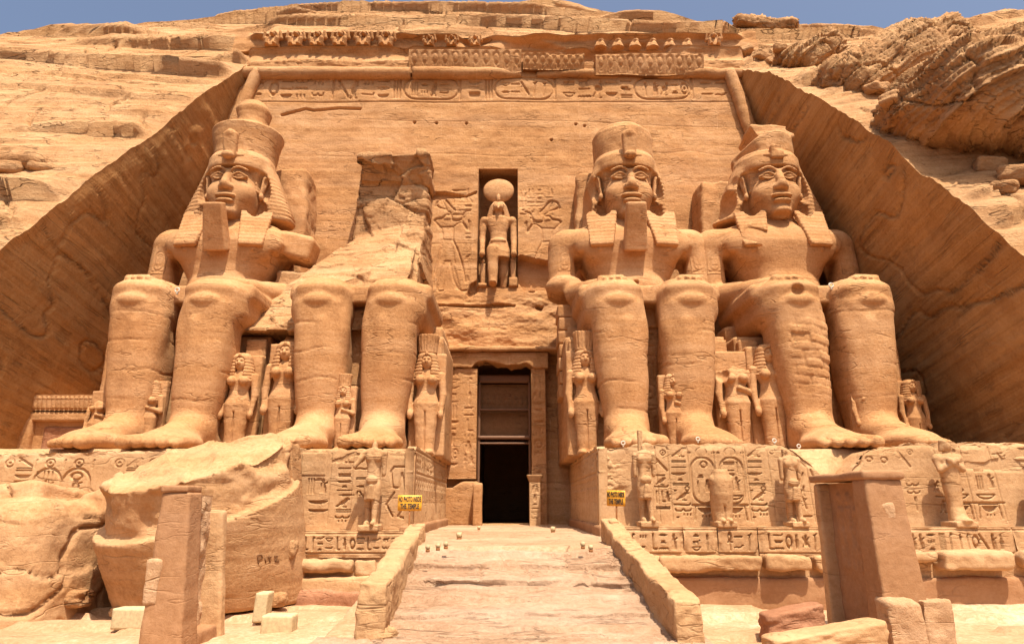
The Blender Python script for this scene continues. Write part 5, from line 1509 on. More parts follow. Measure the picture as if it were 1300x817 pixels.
# ------------------------------------------------------------------ ledge statuettes
def statuette(kind, res=.028):
    f = Field((-.9, -.9, -.22), (.9, .75, 3.0), res)
    f.box((0, -.05, -.07), (.42, .5, .09), .03)
    if kind == 'falcon':
        f.loft([(.0, 0, .05, .40, .34), (.35, 0, .05, .44, .36), (.9, 0, -.03, .48, .44), (1.35, 0, -.08, .46, .42), (1.62, 0, -.06, .36, .34), (1.74, 0, -.04, .30, .28)], 0, n=2.2)
        f.ell((0, .3, .25), (.30, .35, .5), .1)
        for s in (-1, 1): f.ell((s * .16, -.42, .05), (.12, .22, .09), .04); f.cap((s * .4, -.15, 1.4), (s * .28, .1, .3), .14, .06, .05)
        f.box((0, -.42, .30), (.03, .16, .22), .02, .06, '-')
        f.ell((.05, -.1, 1.88), (.5, .5, .16), .05, '-')
        return f.mesh()
    if kind == 'osiris':
        f.loft([(0, 0, -.02, .34, .28), (.12, 0, -.06, .32, .32), (.5, 0, 0, .27, .22), (1.2, 0, 0, .34, .25), (1.8, 0, 0, .38, .26), (2.1, 0, 0, .44, .26), (2.25, 0, 0, .30, .2)], 0, n=2.3)
        f.ell((0, -.35, .06), (.3, .3, .1), .1)
        for s in (-1, 1):
            f.ell((s * .42, 0, 2.08), (.17, .18, .17), .08); f.cap((s * .5, 0, 2.05), (s * .46, -.12, 1.72), .12, .11, .06); f.cap((s * .46, -.14, 1.72), (-s * .16, -.32, 2.02), .11, .09, .04)
        f.cap((0, 0, 2.2), (0, -.02, 2.38), .14, .13, .05); f.ell((0, -.04, 2.52), (.17, .2, .22), .05); f.loft([(2.35, 0, .02, .26, .15), (2.7, 0, .02, .22, .18), (2.75, 0, .02, .15, .12)], .04)
        f.ell((.12, -.1, 2.72), (.25, .3, .14), .05, '-', ry=25)
        return f.mesh()
    for s in (-1, 1):
        yo = -.22 if s > 0 else .06
        f.cap((s * .17, yo * .4, 1.1), (s * .17, yo, .12), .20, .12, .06); f.ell((s * .17, yo - .16, .06), (.12, .27, .09), .05)
    f.loft([(.72, 0, -.08, .33, .26), (1.0, 0, -.06, .36, .27), (1.35, 0, 0, .33, .24), (1.52, 0, 0, .28, .21), (1.7, 0, 0, .29, .2), (2.0, 0, 0, .40, .23), (2.16, 0, 0, .42, .2), (2.25, 0, 0, .25, .16)], .06, n=2.3)
    f.box((0, -.34, .95), (.14, .06, .22), .04, .03, taper=(-.25, 0))
    f.ell((0, -.27, 1.32), (.26, .1, .12), .05)
    for s in (-1, 1):
        f.ell((s * .17, -.19, 1.98), (.17, .07, .12), .05)
        if kind == 'headless_bent' and s < 0: f.cap((s * .45, 0, 2.1), (s * .78, -.2, 1.72), .12, .08, .05)
        else: f.cap((s * .45, 0, 2.1), (s * .43, .02, 1.5), .12, .10, .05)
    f.cap((0, 0, 2.2), (0, 0, 2.36), .13, .11, .05)
    f.box((0, .24, 1.1), (.22, .14, 1.1), .04, .04)
    return f.mesh()
STV = {k: fin(statuette(k), 4.4 + i, .025, .012, 2.6) for i, k in enumerate(('headless', 'headless_bent', 'falcon', 'osiris'))}
def statuette_at(px, kind, z, Y, sc_, label, name='ledge_statuette', post=None):
    r = empty(name, (at(px, Y * 1.02), Y, z + .15 * sc_), label, 'statue', 'statuettes along the terrace ledge'); r.scale = (sc_ * {'falcon': .78, 'osiris': .85}.get(kind, .70), sc_ * .9, sc_)
    V, F = STV[kind]; mesh_obj('figure', V, F, M_PED, r)
    if post:
        V, F = rough_box((-.2, .12, 0), (.02, .3, post), .06, .02, .02, 2, px); mesh_obj('back_post', V, F, M_PED, r)
    return r
statuette_at(482, 'headless_bent', .18, 22.95, 1.10, 'headless standing statuette with kilt beside the yellow sign at the fallen-block side')
statuette_at(811, 'headless', .30, 23.0, 1.02, 'headless standing statuette with tall back post beside the yellow sign on the notched pedestal side', post=2.95)
statuette_at(902, 'falcon', .30, 23.0, .98, 'headless falcon statuette standing between two headless royal statuettes')
statuette_at(988, 'headless', .30, 23.0, .95, 'headless standing statuette just before the naos with the lintel', post=2.5)
statuette_at(1182, 'osiris', .30, 23.0, .98, 'cloaked statuette with crossed arms and worn head on the ledge')
statuette_at(1288, 'falcon', .30, 23.0, 1.02, 'broken falcon statuette at the far outer end of the ledge')

# ------------------------------------------------------------------ falcon-headed god in the niche
gx, gy, gz = (NX0 + NX1) / 2 + .02, FY(16) + .45, NZ0
G = empty('niche_god_statue', (gx, gy, gz), 'falcon-headed god with sun disc standing in the tall niche', 'statue'); G.scale = (1.12, 1.05, 1.0)
f = Field((-1.2, -1.5, -.05), (1.2, .9, 6.2), .04)
f.cap((-.28, -.45, 2.4), (-.25, -.75, .2), .33, .23, .1); f.ell((-.25, -1.0, .12), (.2, .5, .15), .08)
f.cap((.30, 0, 2.4), (.30, .2, 1.0), .32, .25, .1); f.cap((.30, .2, 1.0), (.3, .3, .1), .22, .2, .1)
f.loft([(1.9, 0, -.2, .60, .45), (2.3, 0, -.15, .62, .46), (2.9, 0, -.05, .52, .38), (3.2, 0, 0, .44, .33), (3.6, 0, 0, .46, .34), (4.2, 0, 0, .62, .38), (4.55, 0, 0, .66, .36), (4.72, 0, 0, .4, .28)], .1, n=2.4)
f.ell((0, -.36, 3.0), (.42, .14, .16), .08)
for s in (-1, 1):
    f.ell((s * .74, 0, 4.42), (.26, .28, .28), .12); f.cap((s * .82, 0, 4.35), (s * .86, -.1, 3.2), .2, .17, .08); f.cap((s * .86, -.1, 3.2), (s * .84, -.5, 2.2), .17, .13, .06); f.ell((s * .84, -.6, 2.05), (.16, .2, .2), .05)
f.cap((0, 0, 4.7), (0, -.05, 5.1), .24, .24, .08); f.ell((0, -.15, 5.25), (.30, .36, .34), .06); f.cap((0, -.45, 5.2), (0, -.62, 5.0), .12, .05, .06)
V, Q = fin(f.mesh(), 6.1, .03, .015, 1.8); mesh_obj('body', V, Q, M_STAT, G)
f = Field((-1.0, -.8, 4.2), (1.0, .8, 5.9), .04)
f.loft([(4.55, 0, .12, .68, .3), (4.9, 0, .1, .60, .34), (5.4, 0, .05, .45, .40), (5.62, 0, .02, .3, .3)], 0, n=2.5); f.ell((0, -.4, 5.2), (.30, .42, .36), .03, '-'); f.box((0, -.4, 4.6), (.3, .35, .4), .05, .03, '-')
V, Q = fin(f.mesh(), 6.4, .02, .01, 1.8); mesh_obj('wig', V, Q, M_STAT, G)
f = Field((-1.1, -.6, 5.4), (1.1, .6, 7.5), .04)
f.ell((0, .1, 6.5), (.86, .30, .80), 0); f.ell((0, -.24, 5.85), (.11, .12, .26), .05)
V, Q = fin(f.mesh(), 6.7, .02, .01, 1.8); mesh_obj('sun_disc', V, Q, M_STAT, G)
for s, lab in ((-1, ''), (1, 'small broken goddess figure beside the right leg of the niche god')):
    f = Field((-.4, -.4, -.05), (.4, .4, 2.1), .035)
    hh = 1.75 if s > 0 else 1.55
    f.loft([(0, 0, 0, .14, .12), (.8, 0, 0, .16, .13), (1.2, 0, 0, .14, .12), (1.35, 0, 0, .2, .12)], 0); f.ell((0, -.02, 1.5), (.11, .13, .14), .04)
    if s > 0: f.cap((0, 0, 1.55), (.03, 0, 1.9), .06, .05, .03)
    V, Q = fin(f.mesh(), 8.8 + s, .02, .01, 2.4)
    o = mesh_obj('small_niche_figure', V, Q, M_STAT)
    o.location = (gx + s * .9, gy - .25, gz + (.2 if s < 0 else .55)); tag(o, 'small figure under the hand nearer the carved striding king' if s < 0 else 'small broken figure by the leg of the niche god nearer the wide-crowned colossus', 'statue', 'small figures beside the niche god')
    V, F = rough_box((gx + s * .9 - .25, gy - .8, gz), (gx + s * .9 + .25, gy + .3, gz + (.2 if s < 0 else .55)), .1, .03, .02); 
    mesh_obj('block_under_figure', V - np.array(o.location), F, M_FACE, o)

# ------------------------------------------------------------------ row of baboons along the top
f = Field((-.95, -.75, -.03), (.95, .6, 1.65), .035)
f.loft([(0, 0, -.05, .62, .42), (.3, 0, -.02, .60, .42), (.7, 0, .05, .45, .36), (1.0, 0, .05, .38, .32)], 0, n=2.3)
for s in (-1, 1):
    f.cap((s * .4, -.3, .1), (s * .48, -.42, .55), .2, .2, .08); f.ell((s * .3, -.5, .08), (.15, .22, .1), .06)
    f.cap((s * .42, 0, .9), (s * .74, -.2, .75), .16, .14, .06); f.cap((s * .74, -.2, .75), (s * .66, -.32, 1.25), .14, .11, .05)
f.ell((0, 0, 1.12), (.50, .36, .42), .06); f.ell((0, -.3, 1.12), (.33, .22, .3), .02, '-'); f.ell((0, -.28, 1.1), (.22, .28, .23), .03); f.ell((0, -.5, 1.02), (.13, .18, .11), .05)
BAB = fin(f.mesh(), 2.7, .03, .01, 2)
f = Field((-.95, -.75, -.03), (.95, .6, 1.3), .04)
f.loft([(0, 0, -.05, .60, .42), (.4, 0, -.02, .52, .40), (.75, 0, .05, .35, .3)], 0); f.ell((.1, 0, .85), (.35, .3, .25), .1); f.ell((-.25, -.35, .7), (.3, .3, .3), .1, '-')
STUB = fin(f.mesh(), 4.7, .09, .02, 1.6)
bm1 = bm2 = None
BABX = [(347, 1, 'squatting baboon at the outer end of the row, above the knobbed crown'), (376, 1, 'second squatting baboon from the outer end above the knobbed crown'), (404, 1, 'third squatting baboon of the six intact ones'), (433, 1, 'fourth squatting baboon of the six intact ones'), (462, 1, 'fifth squatting baboon of the six intact ones'), (490, 1, 'sixth intact baboon, beside the long carved cornice block'),
        (546, .72, 'small worn baboon, first of three over the long carved cornice block'), (574, .72, 'small worn baboon in the middle of three over the long carved cornice block'), (604, .72, 'small worn baboon, last of three over the long carved cornice block'),
        (762, 0, ''), (784, 0, ''), (806, 0, ''), (828, 0, ''), (850, 0, ''), (872, 0, ''), (906, .85, 'worn baboon alone at the end of the row by the boulders')]
ns = 0
for px, k, lab in BABX:
    p = P(px, 68, 38.45)
    full = k > 0
    if full:
        o = mesh_obj('baboon_statue', BAB[0], BAB[1], M_FACE) if bm1 is None else bm1.copy()
        if bm1 is not None: COL.objects.link(o)
        bm1 = bm1 or o; o.scale = (max(.1, k) * .78, .9, k * .86)
    else:
        o = mesh_obj('baboon_statue', STUB[0], STUB[1], M_FACE) if bm2 is None else bm2.copy()
        if bm2 is not None: COL.objects.link(o)
        bm2 = bm2 or o; o.scale = (.68, .85, .68); lab = 'faceless worn baboon stump above the carved cornice block over the wide crowns'
    o.location = (p[0], 38.3, 30.3); o.rotation_euler = (0, 0, random.Random(px).uniform(-.15, .15))
    tag(o, lab, 'statue', 'baboons carved along the top of the facade' if full else 'worn baboon stumps on the cornice')

# ------------------------------------------------------------------ boulders on the right flank
def boulder(name, loc, prims, seed, res, tilt, label, amp=.35, sf=1.5, mat=None):
    lo = np.array([min(p[0][i] - max(p[1]) for p in prims) for i in range(3)]) - .8; hi = np.array([max(p[0][i] + max(p[1]) for p in prims) for i in range(3)]) + .8
    f = Field(lo, hi, res)
    for c_, h_, r_, rx, ry, rz in prims: f.box(c_, h_, r_, .5, rx=rx, ry=ry, rz=rz)
    def ex(V, N):
        t = (V[:, 2] + tilt * V[:, 0] + .25 * V[:, 1]) * sf + 1.0 * fbm(V[:, 0] * .2 + seed, V[:, 1] * .2, V[:, 2] * .2, 3)
        a = t - np.floor(t); q = t * 2.7; b = q - np.floor(q)
        on = sstep(-.25, .3, fbm(V[:, 0] * .2 + seed, V[:, 1] * .2 + t * .4, V[:, 2] * .2, 3))
        crk = np.abs(fbm(V[:, 0] * .3 + seed * 2, V[:, 1] * .3, V[:, 2] * .3, 3))
        return amp * ((1 - a) ** 2) * on + amp * .45 * (1 - b) ** 2 + .012 * fbm(V[:, 0] * 3, V[:, 1] * 3, V[:, 2] * 3, 2) - .3 * np.clip(1 - crk / .03, 0, 1) + slabs(V[:, 0] + 7 * seed, V[:, 1], t * .7, int(seed), .16, .8, amp * .45, .12)
    V, Q = f.mesh()
    V = erode(V.astype(np.float32), Q, .45, .3, 4, seed, 0, 1, ex)
    o = mesh_obj(name, V, Q, mat or M_BLDR, None, False); o.location = loc
    return tag(o, label, 'boulder')
def B(px, py, Y): return Vector(P(px, py, Y))
b0 = B(1262, 150, 28.8)
boulder('boulder', b0, [((0, 0, 0), (4.4, 3.2, 2.1), 1.6, 10, 14, 8), ((2.2, -.6, -1.5), (3.4, 2.8, 1.7), 1.4, 0, 22, 0), ((2.4, 1, 1.0), (4.0, 3, 1.5), 1.3, 0, -4, 0), ((-2.6, .8, .5), (2.4, 2.4, 1.4), 1.1, 0, -30, 0), ((5, 0, 0), (3, 3, 2.6), 1.4, 0, 0, 0), ((3.2, -1.0, -2.5), (3.2, 2.6, 1.5), 1.2, 0, 24, 0)], 2.2, .09, -.45, 'huge rounded layered boulder overhanging the cut above the beardless colossus', .38, 1.25)
b1 = B(1105, 104, 34.5)
boulder('boulder', b1, [((0, 0, 0), (3.6, 2.8, 1.6), 1.2, 0, -30, 0), ((1.8, .5, 1.2), (3.8, 2.6, 1.1), .9, 0, -24, 0), ((-1.9, .3, -.8), (1.8, 1.6, .9), .7, 0, -22, 0), ((2.6, -.3, -.6), (1.6, 1.8, 1.2), .8, 0, -20, 0)], 5.2, .10, -.7, 'tilted layered boulder between the small top stones and the huge overhanging boulder', .34, 1.6)
b2 = B(1030, 82, 37)
boulder('boulder', b2, [((0, 0, 0), (1.7, 1.8, .9), .6, 0, -35, 0), ((1.3, 0, -.9), (1.3, 1.5, .8), .6, 0, -42, 0), ((-1.2, .4, .3), (.9, 1.2, .7), .5, 0, -20, 0)], 7.7, .08, -.7, 'smaller split boulder at the head of the cut beside the cornice end', .3, 2.0)
b3 = B(1225, 92, 38)
boulder('boulder', b3, [((0, 0, 0), (7.0, 3.0, 1.5), 1.1, 0, -6, 0), ((-5.0, .5, -1.0), (3.4, 2.6, 1.2), .9, 0, -18, 0), ((6, 0, -.4), (4, 3, 1.6), 1.2, 0, 8, 0)], 9.1, .13, -.2, 'long flat-topped layered rock along the skyline behind the huge boulder', .4, 1.5)
b4 = B(962, 46, 42)
boulder('boulder', b4, [((0, 0, 0), (2.0, 1.6, .24), .2, 0, 8, 0), ((.8, 0, -.4), (1.3, 1.3, .25), .2, 0, 0, 0)], 3.3, .09, .1, 'flat overhanging rock shelf on the skyline beside the sky gap', .25, 2.4)
def on_rock(px, py, Y):
    """where the sight line of that pixel meets the rock already built"""
    bpy.context.view_layer.update(); o0 = Vector((0, 0, EYE)); d = (Vector(P(px, py, Y)) - o0).normalized()
    ok, loc, _, _, _, _ = SC.ray_cast(bpy.context.evaluated_depsgraph_get(), o0, d)
    return loc + d * .12 if ok else Vector(P(px, py, Y))
rr = random.Random(6)
for i, (px, py, Y, s) in enumerate([(1120, 118, 33.2, .55), (1108, 112, 33.8, .45), (1133, 130, 32.6, .5), (1255, 212, 29.0, .6), (1290, 226, 28.0, .7), (1275, 238, 27.4, .5), (990, 62, 38.2, .4), (965, 72, 38.3, .45), (948, 66, 38.6, .4), (978, 78, 37.9, .35)]):
    f = Field((-1.5, -1.5, -1.3), (1.5, 1.5, 1.3), .08)
    f.box((0, 0, 0), (1.0, .85, .65), .35, rx=rr.uniform(-25, 25), ry=rr.uniform(-30, 30), rz=rr.uniform(0, 90))
    V, Q = fin(f.mesh(), 3.1 * i, .2, .1, .9)
    o = mesh_obj('loose_rock', V, Q, M_BLDR); o.location = (0, -500, -50); o.location = on_rock(px, py, Y); o.scale = (s * 1.2, s, s)
    tag(o, 'small loose rock wedged in the crevice under the boulders' if i < 6 else 'small loose rock by the broken cornice end', 'rock', 'loose rocks under the boulders' if i < 6 else 'loose rocks by the cornice end')
for i, (px, py, Y, s) in enumerate([(28, 208, 29.5, .8), (8, 214, 28.6, .6), (52, 214, 29.6, .5)]):
    f = Field((-1.5, -1.5, -1.3), (1.5, 1.5, 1.3), .08); f.box((0, 0, 0), (1.1, .8, .55), .4, rx=10, ry=-12 + 8 * i, rz=20 * i)
    V, Q = fin(f.mesh(), 7.1 * i + 2, .2, .1, .9); o = mesh_obj('loose_rock', V, Q, M_CLIF); o.location = (0, -500, -50); o.location = on_rock(px, py, Y); o.scale = (s * 1.3, s, s)
    tag(o, 'rounded loose rock on the sunlit slope beside the shaded wall edge', 'rock', 'loose rocks on the sunlit slope')
# ------------------------------------------------------------------ fallen crown block and rocks in front
cx, cy, cz = -9.7, 21.7, 1.0
R_ = rotm(19, -10, 0)
f = Field((-4.3, -4.3, -3.6), (4.3, 4.3, 3.2), .06)
def frus(z0, z1, r0, r1, k, c0=(0, 0), pw=.8):
    def fn(x, y, z):
        X = R_[0, 0] * x + R_[1, 0] * y + R_[2, 0] * z; Y = R_[0, 1] * x + R_[1, 1] * y + R_[2, 1] * z; Z = R_[0, 2] * x + R_[1, 2] * y + R_[2, 2] * z
        t = np.clip((Z - z0) / (z1 - z0), 0, 1); r = r0 + (r1 - r0) * (t ** pw)
        r = r + .12 * np.sin(2.3 * np.arctan2(Y, X) + 1)
        d = np.sqrt((X - c0[0]) ** 2 + (Y - c0[1]) ** 2) - r
        return np.maximum(d, np.maximum(z0 - Z, Z - z1))
    f.put(fn, (-4.3, -4.3, -3.6), (4.3, 4.3, 3.2), k)
frus(-3.6, 0, 2.5, 2.85, 0, (0, 0), .5)
frus(-.2, 1.3, 2.62, 2.48, .05, (.05, .1))
f.ell((.2, .5, 1.35), (2.3, 2.1, .5), .4, rx=14, ry=-7)
f.box((0, 0, -3.4), (5, 5, .45), .1, .1, '-')
def ex(V, N):
    Zr = R_[0, 2] * V[:, 0] + R_[1, 2] * V[:, 1] + R_[2, 2] * V[:, 2]
    up = sstep(.3, .8, N[:, 2])
    rough = sstep(.05, .25, Zr)
    t = (V[:, 2] * .9 + V[:, 0] * .35 + .6 * fbm(V[:, 0] * .4, V[:, 1] * .4, V[:, 2] * .4, 3)) * 1.2
    fr = t - np.floor(t)
    return rough * (-.16 * sstep(.1, .5, fbm(V[:, 0] * .8 + 2, V[:, 1] * .8, V[:, 2] * .8, 2)) + .09 * fbm(V[:, 0] * 2.2, V[:, 1] * 2.2, V[:, 2] * 2.2, 4) + .14 * up * (fr ** 2)) + .02 * fbm(V[:, 0] * .5, V[:, 1] * .5, V[:, 2] * 5, 3)
V, Q = f.mesh(); V = erode(V.astype(np.float32), Q, .09, .5, 4, 5.5, .02, 1.5, ex)
o = mesh_obj('fallen_crown_block', V, Q, M_DRUM); o.location = (cx, cy, cz)
tag(o, 'huge fallen round crown fragment lying tilted in front of the broken colossus', 'fallen block')
# carved scratches of a visitor's name on its side
lets = {'P': [[(0, 0), (0, 1), (.5, 1), (.55, .7), (.4, .5), (0, .5)]], 'i': [[(.1, 0), (.1, .6)]], 't': [[(.2, 0), (.2, .8)], [(0, .6), (.45, .6)]], 'z': [[(0, .6), (.45, .6), (0, 0), (.5, 0)]], 'T': [[(0, .9), (.6, .9)], [(.1, .9), (.05, 0)]]}
segs_ = []
xo = 0
for ch in ('P', 'i', 't', 'z'):
    for pl in lets[ch]: segs_.append([(xo + a, b) for a, b in pl])
    xo += .75 if ch != 'i' else .4

# slabs: sampled along the surface in front of the block by ray casting after the scene is complete
GRAFFITI = ('crown', segs_)

f = Field((-6.2, -4.4, -3.4), (6.2, 4.6, 3.6), .085)
f.box((0, .3, -.3), (4.9, 2.4, 2.45), .8, 0, rx=-6, ry=-5, rz=-3)
f.box((-.6, 1.3, 1.9), (3.8, 1.6, .6), .35, .35, rx=-10, ry=-8)
f.box((3.4, 1.6, 1.9), (1.6, 1.2, .5), .25, .25, rx=-8, ry=-14)
f.box((2.4, -2.3, -2.6), (3.2, 1.2, .6), .3, .15, '-', rx=-20)
def ex(V, N):
    t = (V[:, 2] * 1.0 + V[:, 0] * -.22 + .9 * fbm(V[:, 0] * .3, V[:, 1] * .3, V[:, 2] * .3, 3)) * 1.1
    fr = t - np.floor(t)
    c_ = np.abs(fbm(V[:, 0] * .25 + 3, V[:, 1] * .25, V[:, 2] * .5, 3))
    return slabs(V[:, 0], V[:, 1], V[:, 2] - .15 * V[:, 0], 2, .20, .55, .12, .05) - .05 + .05 * fbm(V[:, 0] * 2, V[:, 1] * 2, V[:, 2] * 3, 4) - .18 * np.clip(1 - c_ / .03, 0, 1)
V, Q = f.mesh(); V = erode(V.astype(np.float32), Q, .13, .4, 4, 1.7, .03, 1.4, ex)
o = mesh_obj('fallen_rock', V, Q, M_DRUM); o.location = (-17.5, 21.2, -1.4)
tag(o, 'big layered fallen rock with sunlit top beside the round crown block', 'fallen block')

V, F = rough_box((-.28, -1.2, -2.2), (.28, 1.2, 2.15), .1, .08, .1, 1.0, 3, chip=.1, fn=lambda V: np.column_stack([V[:, 0] * .36 - .13 * V[:, 2], V[:, 1] * .3, V[:, 2] * .82]))
o = mesh_obj('leaning_slab', V, F, M_CLIF); o.location = (-7.1, 22.75, 1.2); o.rotation_euler = (0, 0, math.radians(-8)); tag(o, 'tall thin rock slab leaning behind the round crown block', 'slab')
V, F = rough_box((-.6, -.6, -.4), (.6, .6, .45), .07, .2, .16, 1.3, 8, chip=.2)
o = mesh_obj('loose_rock', V, F, M_CLIF); o.location = P(366, 697, 21.8); o.scale = (.45, .6, .7); tag(o, 'rough stone chunk wedged beside the round crown block and the terrace wall', 'rock')
for i, (px, py, Y, sx, sz, tilt, lab) in enumerate([(333, 783, 19.6, .34, .75, .06, 'cream concrete prop standing under the round crown block'), (353, 812, 17.8, .75, .45, 0, 'cream concrete block on the sand between naos and ramp'), (165, 813, 18.6, .85, .5, 0, 'cream concrete block beneath the fallen rocks beside the naos')]):
    V, F = rough_box((-sx / 2, -.25, -sz / 2), (sx / 2, .25, sz / 2), .06, .02, .012, 2, i, fn=lambda V: np.column_stack([V[:, 0] + tilt * V[:, 2], V[:, 1], V[:, 2]]))
    o = mesh_obj('concrete_block', V, F, M_CONC); p = P(px, py, Y); o.location = (p[0], Y, max(p[2], -2.05 + sz / 2)); tag(o, lab, 'concrete block')
for i, (x, y, z, s_) in enumerate([(-12.6, 20.6, -1.6, (.9, .8, .5)), (-12.9, 22.0, -1.3, (.8, 1.0, .8)), (-6.9, 21.2, -1.7, (.5, .5, .4)), (-11.0, 20.4, -1.9, (.5, .5, .25))]):
    V, F = rough_box((-.5, -.5, -.5), (.5, .5, .5), .07, .15, .12, 1.6, i * 2.2, chip=.2); o = mesh_obj('rubble_stone', V, F, M_CLIF); o.location = (x, y, z); o.scale = s_
    tag(o, 'dark shaded supporting stone under the fallen rocks', 'stone', 'supporting stones under the fallen rocks')

# ------------------------------------------------------------------ the two naoi (open stone shrines) flanking the ramp
def naos(side):
    left = side < 0
    XO = -7.2 if left else 7.95               # plane of the opening
    y0, y1 = (15.4, 17.5) if left else (15.5, 18.25)
    s = -1 if left else 1
    ztop = 1.42 if left else 1.72
    root = empty('stone_naos', (XO + s * .5, (y0 + y1) / 2, -2.0), 'open stone shrine with pale patched pillar beside the round crown block' if left else 'open stone shrine with dark recess and lintel before the beardless colossus', 'shrine')
    O = np.array(root.location)
    def bx(nm, lo, hi, mat, seed, amp=.028, rnd=.025, chip=.045, fn=None):
        lo = np.array(lo, float); hi = np.array(hi, float)
        a, b = np.minimum(lo, hi), np.maximum(lo, hi)
        V, F = rough_box(a, b, .06, rnd, amp, 1.5, seed, fn, chip); return mesh_obj(nm, V - O, F, mat, root)
    dep = .60 if left else .86
    def lean(V):
        w_ = np.clip(s * (V[:, 0] - XO) / dep, 0, 1); q = 1.4 - V[:, 2]
        dx = .09 * q * (1 - w_) if left else .035 * q * w_
        return np.column_stack([V[:, 0] + dx, V[:, 1] - .05 * q * (V[:, 1] < (y0 + .3)), V[:, 2]])
    near = bx('near_pillar', (XO, y0, -2.2), (XO + s * dep, y0 + .62, ztop - .16), M_NAOS, 1, fn=lean)
    far = bx('far_pillar', (XO, y1 - .30, -2.2), (XO + s * dep, y1, ztop - .2 if not left else ztop - .55), M_PED, 2, amp=.035, chip=.06, fn=lean)
    bk = Canvas(y0 + .5, y1 - .28, -2.1, ztop - .2, .03); r_ = random.Random(9 + side)
    if left:
        for q in ([(16.1, -1.6), (16.5, -.9), (16.9, -.6)], [(16.5, -.9), (16.4, -.2)], [(16.9, -.6), (17.1, -1.4)], [(16.3, -1.9), (16.7, -1.2)]): bk.line(q, .05, .05)
    else:
        for yc in (16.6, 17.0, 17.45):
            bk.ell(yc, 1.15, .1, .12, -.05); bk.poly([(yc - .16, .95), (yc + .16, .95), (yc + .1, .5), (yc + .14, .1), (yc - .14, .1), (yc - .1, .5)], -.05); bk.line([(yc - .08, .1), (yc - .1, -.5)], .09, -.05); bk.line([(yc + .08, .1), (yc + .1, -.5)], .09, -.05); bk.line([(yc + .14, .9), (yc + .24, .4)], .06, -.05)
    bk.blur(2)
    def pl(y, d, z): return np.stack([XO + s * (.30 + d) + (.045 * (1.4 - z) if left else 0), y, z], 1) - O
    V, F = relief_slab(bk, pl, thick=.45, amp=.10 if left else .05, seed=3, freq=2.2); mesh_obj('back_panel', V, F, M_PATCH if left else M_NAOS, root)
    if left:
        bx('cap', (XO - .02, y0 - .04, ztop - .16), (XO + s * (dep + .02), y0 + .68, ztop), M_NAOS, 4, chip=.04)
        bx('sill', (XO - .04, y0 + .55, -2.2), (XO + s * .5, y1 - .25, -1.72), M_NAOS, 6, fn=lean)
        bx('pale_patch', (XO + s * .36, y0 - .14, -1.05), (XO + s * .66, y0 + .2, -.15), M_PATCH, 7, amp=.05, chip=.08)
    else:
        bx('lintel', (XO - .06, y0 - .05, ztop - .17), (XO + s * (dep + .04), y1 + .04, ztop + .02), M_NAOS, 4, amp=.03, chip=.05)
        bx('pale_patch', (XO + s * .06, y0 - .03, .62), (XO + s * .62, y0 + .2, 1.1), M_PATCH, 7, amp=.05, chip=.08)
        bx('rubble_foot', (XO - .04, y0 - .32, -2.2), (XO + s * .70, y0 + .2, -.95), M_PATCH, 8, amp=.09, chip=.12)
        bx('rubble_foot', (XO + s * .72, y0 - .30, -2.2), (XO + s * 1.3, y0 + .2, -.95), M_PATCH, 9, amp=.09, chip=.12)
    return root
naos(-1); naos(1)
def wallbox(name, pts, Y0, Y1, z0, mat, seed, label, cat, amp=.05):
    """low wall between two points of its top edge"""
    (xa, za), (xb, zb) = pts
    V, F = rough_box((xa, Y0, z0), (xb, Y1, 0), .07, .08, amp, 1.3, seed, chip=.08)
    t = (V[:, 0] - xa) / (xb - xa); top = za + (zb - za) * t
    V[:, 2] = z0 + (V[:, 2] - z0) * (top - z0) / (0 - z0)
    o_ = np.array([(xa + xb) / 2, (Y0 + Y1) / 2, z0]); o = mesh_obj(name, V - o_, F, mat); o.location = o_
    return tag(o, label, cat)
wallbox('low_stone_block', (wpx(975, 781, 16.6), wpx(1046, 767, 16.6)), 16.6, 17.3, -2.3, M_RED, 3, 'dark reddish rough stone block against the foot of the shrine', 'stone block', .08)
wallbox('low_wall', (wpx(982, 813, 14.4), wpx(1127, 787, 14.4)), 14.4, 15.1, -2.3, M_PED, 4, 'low sunlit rough wall in front of the reddish block', 'wall', .09)

# ------------------------------------------------------------------ ramp side walls
def balustrade(side):
    left = side < 0
    A = np.array(wpx(473, 742, 11.9) if left else wpx(874, 762, 11.6)); 
    ya = 11.9 if left else 11.6
    yb = 19.4
    xb_ = -2.62 if left else 2.68
    zb_ = .50 if left else .52
    hw = .23
    V, F = rough_box((-hw, ya, -2.3), (hw, yb, 0), .035, .025, .07, 1.7, 21 + side, chip=.09, maxn=210)
    t = (V[:, 1] - ya) / (yb - ya)
    top = A[1] + (zb_ - A[1]) * t + .05 * vn(V[:, 1] * 1.1, V[:, 1] * 0 + side, V[:, 1] * 0) 
    top = top + (.09 * sstep(17.2, 17.6, V[:, 1]) if not left else 0) 
    V[:, 0] += A[0] + (xb_ - A[0]) * t
    V[:, 2] = -2.3 + (V[:, 2] + 2.3) * (top + 2.3) / 2.3
    o_ = np.array([A[0], ya, -2.0]); o = mesh_obj('ramp_side_wall', V - o_, F, M_PED); o.location = o_
    tag(o, 'worn stone side wall of the steps on the fallen crown side' if left else 'worn stone side wall of the steps on the lintel shrine side', 'side wall', 'stone side walls of the steps')
balustrade(-1); balustrade(1)
V, F = rough_box((-.30, 11.2, -2.3), (.30, 21.5, 0), .08, .08, .06, 1.4, 33, chip=.08)
t = (V[:, 1] - 11.2) / 10.3
V[:, 0] += -2.95 - .35 * t; V[:, 2] = -2.3 + (V[:, 2] + 2.3) * (1.0 + .62 * t) / 2.3
o = mesh_obj('sloping_kerb', V, F, M_SAND); tag(o, 'pale sunlit sloping kerb running outside the step wall', 'kerb')
